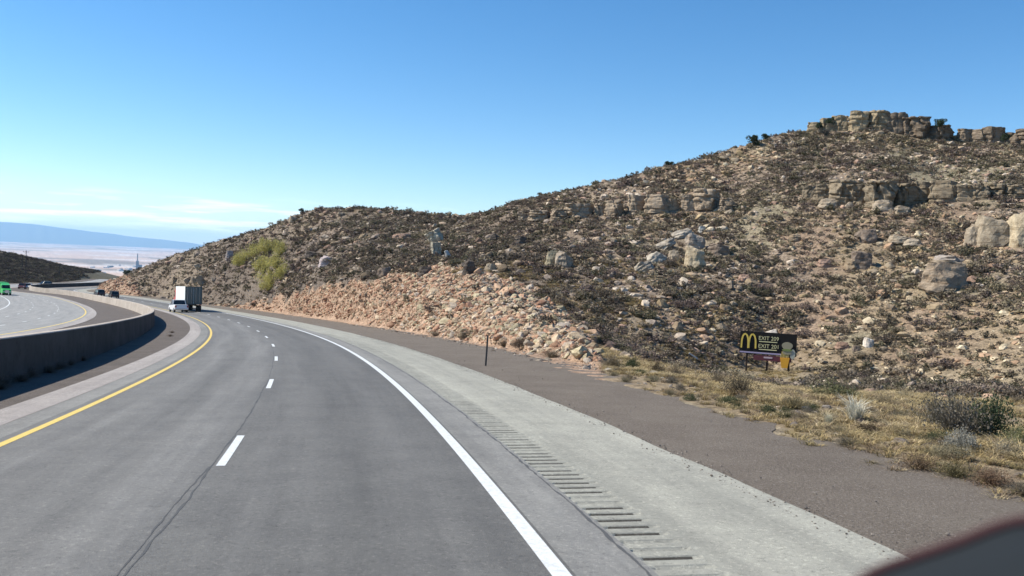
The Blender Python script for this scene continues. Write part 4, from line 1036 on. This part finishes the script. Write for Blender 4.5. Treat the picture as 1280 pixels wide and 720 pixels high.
# billboard
def billboard():
    x, y, z = hit(958, 466); d = math.hypot(x, y); k = d / F
    face = math.atan2(-x, y)
    root = empty('billboard', (x, y, z), (0, 0, face + R(-4))); tag(root, 'dark roadside billboard with a golden arch letter, exit numbers and a yellow food carton', 'billboard')
    def pz(v): return (468 - v) * k
    W = 66 * k; top, bot = pz(420.0), pz(447)
    brown = mat('board_face', (.012, .009, .007), .55); wood = mat('board_post', (.045, .03, .022), .85)
    m_ = MB(); m_.box((0, 0, (top + bot) / 2), (W, .12, top - bot)); m_.build('panel', brown, root, .01)
    for px_ in (-24, 0, 25):
        p = MB(); p.box((px_ * k, .14, (top - .1) / 2 - .4), (.13, .13, top + .7)); p.build('post', wood, root, .01)
    p = MB(); p.box((-8.5 * k, -.075, pz(445.2)), (48 * k, .03, 1.7 * k)); p.build('stripe', mat('lavender', (.42, .36, .50), .5), root)
    p = MB(); p.box((6 * k, -.04, pz(450.8)), (44 * k, .05, 6.4 * k)); p.build('apron', mat('maroon', (.13, .04, .05), .6), root, .005)
    p = MB(); p.box((1 * k, -.07, pz(450.2)), (10 * k, .02, 2 * k)); p.build('plate', mat('plate_pink', (.55, .42, .44), .5), root)
    gold = mat('gold', (.80, .58, .12), .45)
    # double arch
    pts = []
    for sgn in (-1, 1):
        arc = []
        for i in range(15):
            t = i / 14; a_ = PI * t
            xx = sgn * 4.35 - math.cos(a_) * 4.0; zz = math.sin(a_)**.62 * 17.0
            arc.append((xx, zz))
        pts.append(arc)
    V_, F_ = [], []
    for arc in pts:
        for i in range(14):
            a0, a1 = arc[i], arc[i + 1]; dx, dz = a1[0] - a0[0], a1[1] - a0[1]; l_ = math.hypot(dx, dz); nx, nz2 = -dz / l_, dx / l_
            b0 = len(V_)
            for yy in (-.11, -.062):
                for (q_, s_q) in ((a0, 1), (a1, 1), (a1, -1), (a0, -1)):
                    hw = .95
                    V_.append(((-22.5 + q_[0] + nx * hw * s_q) * k, yy - .0005 * i, pz(440.2) + (q_[1] + nz2 * hw * s_q) * k))
            F_ += [(b0, b0 + 1, b0 + 2, b0 + 3), (b0 + 7, b0 + 6, b0 + 5, b0 + 4), (b0, b0 + 4, b0 + 5, b0 + 1), (b0 + 2, b0 + 6, b0 + 7, b0 + 3), (b0 + 1, b0 + 5, b0 + 6, b0 + 2), (b0, b0 + 3, b0 + 7, b0 + 4)]
    me = bpy.data.meshes.new('arch_letter'); me.from_pydata(V_, [], F_); link('arch_letter', me, root, gold)
    cream = mat('cream', (.72, .66, .36), .5)
    for txt, v in (('EXIT 209', 429.3), ('EXIT 201', 438.8)):
        c = bpy.data.curves.new('lettering', 'FONT'); c.body = txt; c.size = 6.6 * k; c.extrude = .012; c.offset = 0; c.align_x = 'LEFT'; c.space_character = 1.0
        to = bpy.data.objects.new('tmp', c); COL.objects.link(to); bpy.context.view_layer.update()
        me = bpy.data.meshes.new_from_object(to.evaluated_get(bpy.context.evaluated_depsgraph_get())); bpy.data.objects.remove(to)
        me.materials.clear(); xs = [q.co.x for q in me.vertices]; sc_ = 23.0 * k / (max(xs) - min(xs))
        o = link('lettering', me, root, cream); o.rotation_euler = (PI / 2, 0, 0); o.location = (-11.2 * k, -.085, pz(v)); o.scale = (sc_, 1, 1)
        p = MB(); p.box((.2 * k, -.075, pz(v + 2.0)), (21 * k, .02, 1.0 * k)); p.build('underline', cream, root)
    # carton of fries and a pale bun
    p = MB(); p.prismy([(17 * k, pz(461)), (24 * k, pz(461)), (26 * k, pz(449)), (15 * k, pz(449))], -.16, -.062); p.build('carton', mat('carton_gold', (.75, .38, .04), .5), root, .01)
    p = MB()
    for i in range(9): p.box(((15.8 + i * 1.1) * k, -.12 + .012 * (i % 3), pz(448 - (i * 7 % 4))), (.7 * k, .02, 7 * k))
    p.build('fries', mat('fries', (.82, .62, .2), .6), root)
    def disc(cx, cz, rx, rz_, y0, col, name):
        prof = [((cx + rx * math.cos(t) * (1 + .05 * math.sin(3 * t))) * k, pz(cz) + rz_ * math.sin(t) * k) for t in np.linspace(0, 2 * PI, 25)[:-1]]
        p = MB(); p.prismy(prof, y0 - .05, y0); p.build(name, mat(name + '_paint', col, .6), root, .01)
    disc(22.5, 434.5, 6.3, 4.6, -.09, (.34, .30, .20), 'bun'); disc(22.5, 439.5, 5.8, 1.6, -.12, (.20, .24, .08), 'lettuce'); disc(22.5, 442.5, 5.6, 2.4, -.10, (.34, .30, .20), 'bun_base'); disc(29, 444, 3.2, 6, -.075, (.42, .42, .34), 'wrapper')
billboard()

# ------------------------------------------------------------------ vehicles
M_tyre = mat('tyre', (.02, .02, .02), .85); M_rim = mat('rim', (.45, .45, .46), .35, metal=.8); M_glass = mat('car_glass', (.015, .018, .022), .08, .6)
M_black = mat('black_plastic', (.02, .02, .022), .5); M_chrome = mat('chrome', (.55, .55, .55), .25, metal=.9); M_red = mat('tail_red', (.35, .01, .01), .3); M_lampw = mat('lamp_clear', (.75, .75, .7), .15)
M_chassis = mat('chassis', (.03, .03, .03), .8)
def paint(name, c, r_=.35): return mat(name, c, r_, .5)
def wheel(root, x, y, r=.36, w_=.24):
    m_ = MB(); m_.tube((x - w_ / 2, y, r), (x + w_ / 2, y, r), r, 20); t = m_.build('wheel', M_tyre, root, .02)
    m_ = MB(); sx_ = 1 if x > 0 else -1; m_.tube((x + sx_ * w_ * .42, y, r), (x + sx_ * (w_ * .5 + .006), y, r), r * .6, 14); m_.build('rim', M_rim, t)
def place_vehicle(root, s, o, extra=0, flip=False):
    X, Y, Z = at_road(s, o, .005); th = float(path(s)[2])
    P0 = np.array(at_road(s + 3, o)); P1 = np.array(at_road(s - 3, o)); pit = math.atan2(P0[2] - P1[2], 6)
    root.location = (float(X), float(Y), float(Z)); root.rotation_euler = (-pit if flip else pit, 0, th + extra + (PI if flip else 0))
def semi(label, col_side, col_rear, col_cab, name='semi_truck', L_=13.6):
    root = empty(name); tag(root, label, 'truck')
    # y forward, trailer rear at y=0
    side = paint('trailer_white' if col_side[0] > .5 else 'trailer_paint', col_side, .45); rear = mat('trailer_door', col_rear, .55)
    m_ = MB(); m_.box((0, L_ / 2, 2.6), (2.58, L_, 2.8)); body = m_.build('trailer', side, root, .03)
    m_ = MB()
    for i in range(int(L_ / 1.2)): 
        for sx_ in (-1, 1): m_.box((sx_ * 1.293, .8 + i * 1.2, 2.6), (.012, .03, 2.66))
    m_.build('rib', side, body)
    for sx_ in (-1, 1):
        m_ = MB(); m_.box((sx_ * .62, -.03, 2.6), (1.18, .05, 2.62)); d_ = m_.build('rear_door', rear, body, .01)
    m_ = MB(); m_.box((0, -.045, 3.96), (2.58, .09, .1)); m_.box((0, -.045, 1.24), (2.58, .09, .12)); m_.box((-1.255, -.045, 2.6), (.09, .09, 2.6)); m_.box((1.255, -.045, 2.6), (.09, .09, 2.6)); m_.build('door_frame', mat('door_frame', tuple(k * .8 for k in col_rear), .5), body)
    m_ = MB()
    for xx in (-.9, -.35, .35, .9): m_.tube((xx, -.075, 1.35), (xx, -.075, 3.85), .018)
    m_.build('lock_rod', M_chrome, body)
    m_ = MB(); m_.box((0, .05, .55), (2.3, .1, .14)); m_.box((-.7, .08, .85), (.08, .08, .5)); m_.box((.7, .08, .85), (.08, .08, .5)); m_.build('bumper', M_chassis, root)
    for sx_ in (-1, 1):
        m_ = MB(); m_.box((sx_ * 1.05, -.06, 1.12), (.3, .04, .1)); m_.build('tail_light', M_red, root)
        m_ = MB(); m_.box((sx_ * 1.0, .5, .55), (.55, .02, .75)); m_.build('mud_flap', M_black, root)
    m_ = MB(); m_.box((-.45, L_ / 2, 1.05), (.12, L_ - .6, .3)); m_.box((.45, L_ / 2, 1.05), (.12, L_ - .6, .3)); m_.build('chassis', M_chassis, root)
    for yy in (1.4, 2.7):
        for sx_ in (-1, 1): wheel(root, sx_ * 1.02, yy, .51, .52)
    cabp = paint('cab_paint', col_cab); y0 = L_ + .5
    m_ = MB(); m_.prism([(y0, .9), (y0, 3.5), (y0 + .4, 3.75), (y0 + 2.2, 3.3), (y0 + 2.65, 2.2), (y0 + 4.4, 1.85), (y0 + 4.55, .7), (y0 + .2, .7)], -1.2, 1.2); cb = m_.build('cab', cabp, root, .08)
    m_ = MB(); m_.prism([(y0 + 2.23, 3.2), (y0 + 2.68, 2.25), (y0 + 2.70, 2.25), (y0 + 2.25, 3.22)], -1.05, 1.05); m_.build('windscreen', M_glass, cb)
    m_ = MB(); m_.box((0, y0 + 4.57, 1.25), (1.1, .06, .9)); m_.build('grille', M_chrome, cb)
    for sx_ in (-1, 1):
        m_ = MB(); m_.box((sx_ * 1.21, y0 + 1.8, 2.6), (.02, .8, .7)); m_.build('side_window', M_glass, cb)
        m_ = MB(); m_.box((sx_ * .85, y0 + 4.5, 1.2), (.4, .1, .25)); m_.build('headlight', M_lampw, cb)
    for yy in (L_ - .7, L_ - 2.0, y0 + 3.6):
        for sx_ in (-1, 1): wheel(root, sx_ * 1.02, yy, .51, .45)
    return root
def loft_car(label, col, kind='suv', name='parked_car', cat='car', L_=4.7, W=1.9, H_=1.75, hollow=False):
    """y forward, origin at rear bumper centre on the ground"""
    root = empty(name); tag(root, label, cat); pm = paint('car_paint', col)
    z0, zb = .32, H_ * .56
    if kind == 'pickup': prof = [(.05, .45), (.0, .62), (.02, 1.10), (1.9, 1.12), (L_ - .9, 1.12), (L_ - .15, .98), (L_, .75), (L_ - .05, .4), (L_ - 1.3, z0), (.9, z0)]
    else: prof = [(.08, .42), (.0, .6), (.04, zb), (.5, zb + .04), (L_ - 1.2, zb), (L_ - .2, zb - .14), (L_, .7), (L_ - .05, .42), (L_ - 1.3, z0), (.9, z0)]
    m_ = MB(); m_.prism(prof, -W / 2, W / 2); body = m_.build('body', pm, root, .07)
    # cabin with tapered sides
    if kind == 'pickup': a = [(1.95, 1.08), (2.15, H_ - .06), (3.5, H_ - .02), (4.3, 1.08)]
    elif kind == 'sedan': a = [(.55, zb - .02), (1.35, H_ - .05), (2.7, H_), (L_ - 1.25, zb - .02)]
    else: a = [(.1, zb - .02), (.35, H_ - .08), (2.9, H_), (L_ - 1.25, zb - .02)]
    n_ = len(a); tp = .16
    def xs(z): return W / 2 - .04 - tp * (z - a[0][1]) / (H_ - a[0][1])
    V_ = [(-xs(z), y, z) for y, z in a] + [(xs(z), y, z) for y, z in a]
    m_ = MB(); m_.add(V_, [tuple(range(n_))[::-1], tuple(range(n_, 2 * n_))] + [(i, (i + 1) % n_, n_ + (i + 1) % n_, n_ + i) for i in range(n_)]); m_.build('window', M_glass, body, .03)
    m_ = MB(); xr = xs(H_) + .015; ym = [a[1][0], a[2][0]]; m_.box((0, (ym[0] + ym[1]) / 2, H_ - .01), (2 * xr, ym[1] - ym[0] + .12, .07)); m_.build('roof', pm, body, .03)
    pil = MB()
    for sx_ in (-1, 1):
        for (ya, za), (yb, zb_) in ((a[0], a[1]), (a[3], a[2])):
            pil.tube((sx_ * (xs(za) + .01), ya, za), (sx_ * (xs(zb_) + .01), yb, zb_), .05, 6)
        pil.tube((sx_ * (xs(zb) + .012), (ym[0] + ym[1]) / 2 + .1, a[0][1]), (sx_ * (xs(H_) + .012), (ym[0] + ym[1]) / 2, H_), .045, 6)
    pil.build('pillar', pm, body)
    for yy in (.95, L_ - .95):
        for sx_ in (-1, 1): wheel(root, sx_ * (W / 2 - .1), yy, .36, .24)
    for sx_ in (-1, 1):
        m_ = MB(); m_.box((sx_ * (W / 2 - .14), .01, .92 if kind == 'pickup' else zb - .2), (.2, .06, .3 if kind == 'pickup' else .18)); m_.build('tail_light', M_red, root, .01)
        m_ = MB(); m_.box((sx_ * (W / 2 - .24), L_ - .06, .72), (.36, .1, .14)); m_.build('headlight', M_lampw, root, .01)
        m_ = MB(); m_.box((sx_ * (W / 2 + .08), a[3][0] - .35, a[0][1] + .12), (.2, .1, .15)); m_.build('mirror', pm, root, .03)
    m_ = MB(); m_.box((0, -.02, .5), (W - .1, .14, .2)); m_.build('bumper', M_chrome if kind == 'pickup' else M_black, root, .03)
    if kind == 'pickup':
        m_ = MB(); m_.box((0, 1.0, 1.15), (W - .14, 1.86, .06)); m_.build('bed_cover', pm, root, .02)
    return root
def put_px(root, px, py, flip=False, on_s=None, extra=0):
    x, y, z = hit(px, py, rmax=420); s0, o0 = road_so([x], [y]); place_vehicle(root, float(s0[0]), float(o0[0]), extra, flip)
tr = semi('white sided semi trailer truck ahead at the bend, seen from behind', (.80, .82, .80), (.12, .14, .13), (.5, .1, .08)); put_px(tr, 241.5, 390.2)
pk = loft_car('white pickup truck in the left lane just behind the semi trailer', (.80, .80, .80), 'pickup', 'pickup_truck', 'pickup', 5.7, 2.0, 1.88); put_px(pk, 227, 391.2, extra=.07)
gt = semi('green semi truck coming down the opposite carriageway at the left frame edge', (.05, .40, .10), (.04, .2, .06), (.06, .48, .12), 'green_truck', 8.0)
x, y, z = hit(7, 369.5, rmax=300); gt.scale = (.78, .78, .78); s0, o0 = road_so([x], [y]); place_vehicle(gt, float(s0[0]) + 12, float(o0[0]), flip=True)
c = loft_car('dark suv on the far part of the opposite carriageway below the dark slope', (.03, .03, .035), 'suv', 'dark_suv', 'car', 4.8, 1.95, 1.8); put_px(c, 64, 358.5, True, extra=R(-35))
c = loft_car('maroon car in the bend of the opposite carriageway', (.14, .04, .04), 'sedan', 'maroon_car'); put_px(c, 29, 361, True)
c = loft_car('white car right of the maroon car in the far bend', (.7, .7, .72), 'sedan', 'white_car'); put_px(c, 37, 361, True)
c = loft_car('dark car beyond the median barrier, left of the two', (.06, .06, .07), 'suv', 'dark_car'); place_vehicle(c, 258, -1.8)
c = loft_car('dark car beyond the median barrier, right of the two', (.045, .045, .05), 'suv', 'dark_car'); place_vehicle(c, 241, -1.8)

# utility poles on the far left slope
M_wood = mat('pole_wood', (.05, .04, .035), .9)
def pole(px, py, hpx, label):
    x, y, z = hit(px, py, rmin=440, rmax=690); d = math.hypot(x, y); H_ = hpx * d / F
    root = empty('utility_pole', (x, y, z), (0, 0, math.atan2(-x, y) + .3)); tag(root, label, 'pole')
    p = MB(); p.tube((0, 0, -.5), (0, 0, H_), .22, 8, .16); p.build('pole', M_wood, root)
    p = MB(); p.box((0, 0, H_ - .7), (3.0, .16, .16)); p.build('crossarm', M_wood, root)
    p = MB(); [p.tube((xx, 0, H_ - .62), (xx, 0, H_ - .3), .07) for xx in (-1.3, 0, 1.3)]; p.build('insulator', M_black, root)
pole(32, 345, 28, 'dark utility pole on the far left slope, taller one')
pole(28, 335, 14, 'dark utility pole higher up the far left slope, shorter one')
pole(74, 345, 14, 'small utility pole further along the far slope')

# far town and power station on the plain
M_far = mat('far_concrete', (.16, .17, .19), .8); M_farw = mat('far_roof', (.55, .54, .52), .8)
def on_plain(px, r_): az, _ = azel(px, 320); return r_ * math.sin(az), r_ * math.cos(az)
rst = 10400
x, y = on_plain(172, rst); root = empty('power_station', (x, y, -300)); tag(root, 'distant power station with a tall chimney far out on the plain', 'power station')
k = rst / F
p = MB(); p.tube((0, 0, 0), (0, 0, 17.5 * k), .75 * k, 12, .5 * k); p.build('chimney', M_far, root)
p = MB(); p.box((2 * k, 0, 2.5 * k), (5 * k, 5 * k, 5 * k)); p.build('boiler_house', M_far, root)
p = MB(); p.box((0, 0, 4.6 * k), (2.4 * k, 2.5 * k, 9.2 * k)); p.build('boiler_tower', M_far, root)
for k2 in range(46):
    px_ = random.choice([random.uniform(105, 215), random.uniform(150, 200)]); r_ = random.uniform(7200, 11500); x, y = on_plain(px_, r_)
    w_ = random.uniform(20, 70); m_ = MB(); h_ = random.uniform(5, 14); m_.prismy([(-w_ / 2, -2), (w_ / 2, -2), (w_ / 2, h_), (0, h_ * 1.3), (-w_ / 2, h_)], -w_ / 3, w_ / 3)
    o = m_.build('distant_building', random.choice([M_far, M_farw, M_farw]), None); o.location = (x, y, -300); o.rotation_euler = (0, 0, random.uniform(0, 3))
    tag(o, 'tiny distant building of the town out on the pale plain', 'building', 'distant buildings of the town on the plain')

# ------------------------------------------------------------------ corner of the dashboard close to the lens
def dashboard():
    D0 = .62
    edge = [(1060, 738), (1085, 722), (1106, 712), (1150, 697), (1200, 680), (1236, 665), (1262, 656), (1290, 652), (1340, 655), (1400, 672)]
    P = []
    for px_, py_ in edge:
        d = ray(px_, py_); d /= np.linalg.norm(d); P.append(np.array([0, 0, HC]) + d * D0)
    fw = CB @ np.array([0, 0, 1.]); up = np.array([0, 0, 1.]); root_loc = P[4] * 0
    V_, Fq = [], []
    sect = [(0.06, -.10), (.03, -.02), (0, 0), (-.03, -.008), (-.10, -.05), (-.2, -.16), (-.1, -.2)]
    for q in P:
        for a, b_ in sect: V_.append(q + fw * a + up * b_)
    n_ = len(sect)
    for i in range(len(P) - 1):
        for j in range(n_): a = i * n_ + j; b_ = i * n_ + (j + 1) % n_; Fq.append((a, b_, b_ + n_, a + n_))
    Fq2 = [tuple(range(n_)), tuple(range((len(P) - 1) * n_, len(P) * n_))[::-1]]
    root = empty('dashboard', (0, 0, 0)); tag(root, 'dark blue black dashboard corner with a reddish rim, out of focus at the lower right', 'dashboard')
    me = bpy.data.meshes.new('top_panel'); me.from_pydata([tuple(v) for v in V_], [], Fq + Fq2); bm = bmesh.new(); bm.from_mesh(me); bmesh.ops.recalc_face_normals(bm, faces=bm.faces); bm.to_mesh(me); bm.free()
    for pz_ in me.polygons: pz_.use_smooth = True
    link('top_panel', me, root, mat('dash_blue', (.010, .014, .018), .9))
    t = MB()
    for i in range(len(P) - 1): t.tube(P[i] + up * .001, P[i + 1] + up * .001, .0035, 8)
    t.build('trim', mat('dash_trim', (.05, .018, .02), .8), root)
dashboard()

# ------------------------------------------------------------------ air
me = bpy.data.meshes.new('haze'); bm = bmesh.new(); bmesh.ops.create_cube(bm, size=1); bm.to_mesh(me); bm.free()
hz = bpy.data.objects.new('haze', me); COL.objects.link(hz); hz.scale = (126000, 126000, 1002); hz.location = (0, 0, 180)
HM = bpy.data.materials.new('haze'); HM.use_nodes = True; n = HM.node_tree; n.nodes.clear(); o_ = n.nodes.new('ShaderNodeOutputMaterial'); pv_ = n.nodes.new('ShaderNodeVolumePrincipled')
pv_.inputs['Density'].default_value = HAZE; pv_.inputs['Color'].default_value = (.38, .67, 1, 1); pv_.inputs['Anisotropy'].default_value = .2
n.links.new(pv_.outputs[0], o_.inputs['Volume']); me.materials.append(HM); tag(hz, kind='stuff')
print('objects', len(bpy.data.objects))
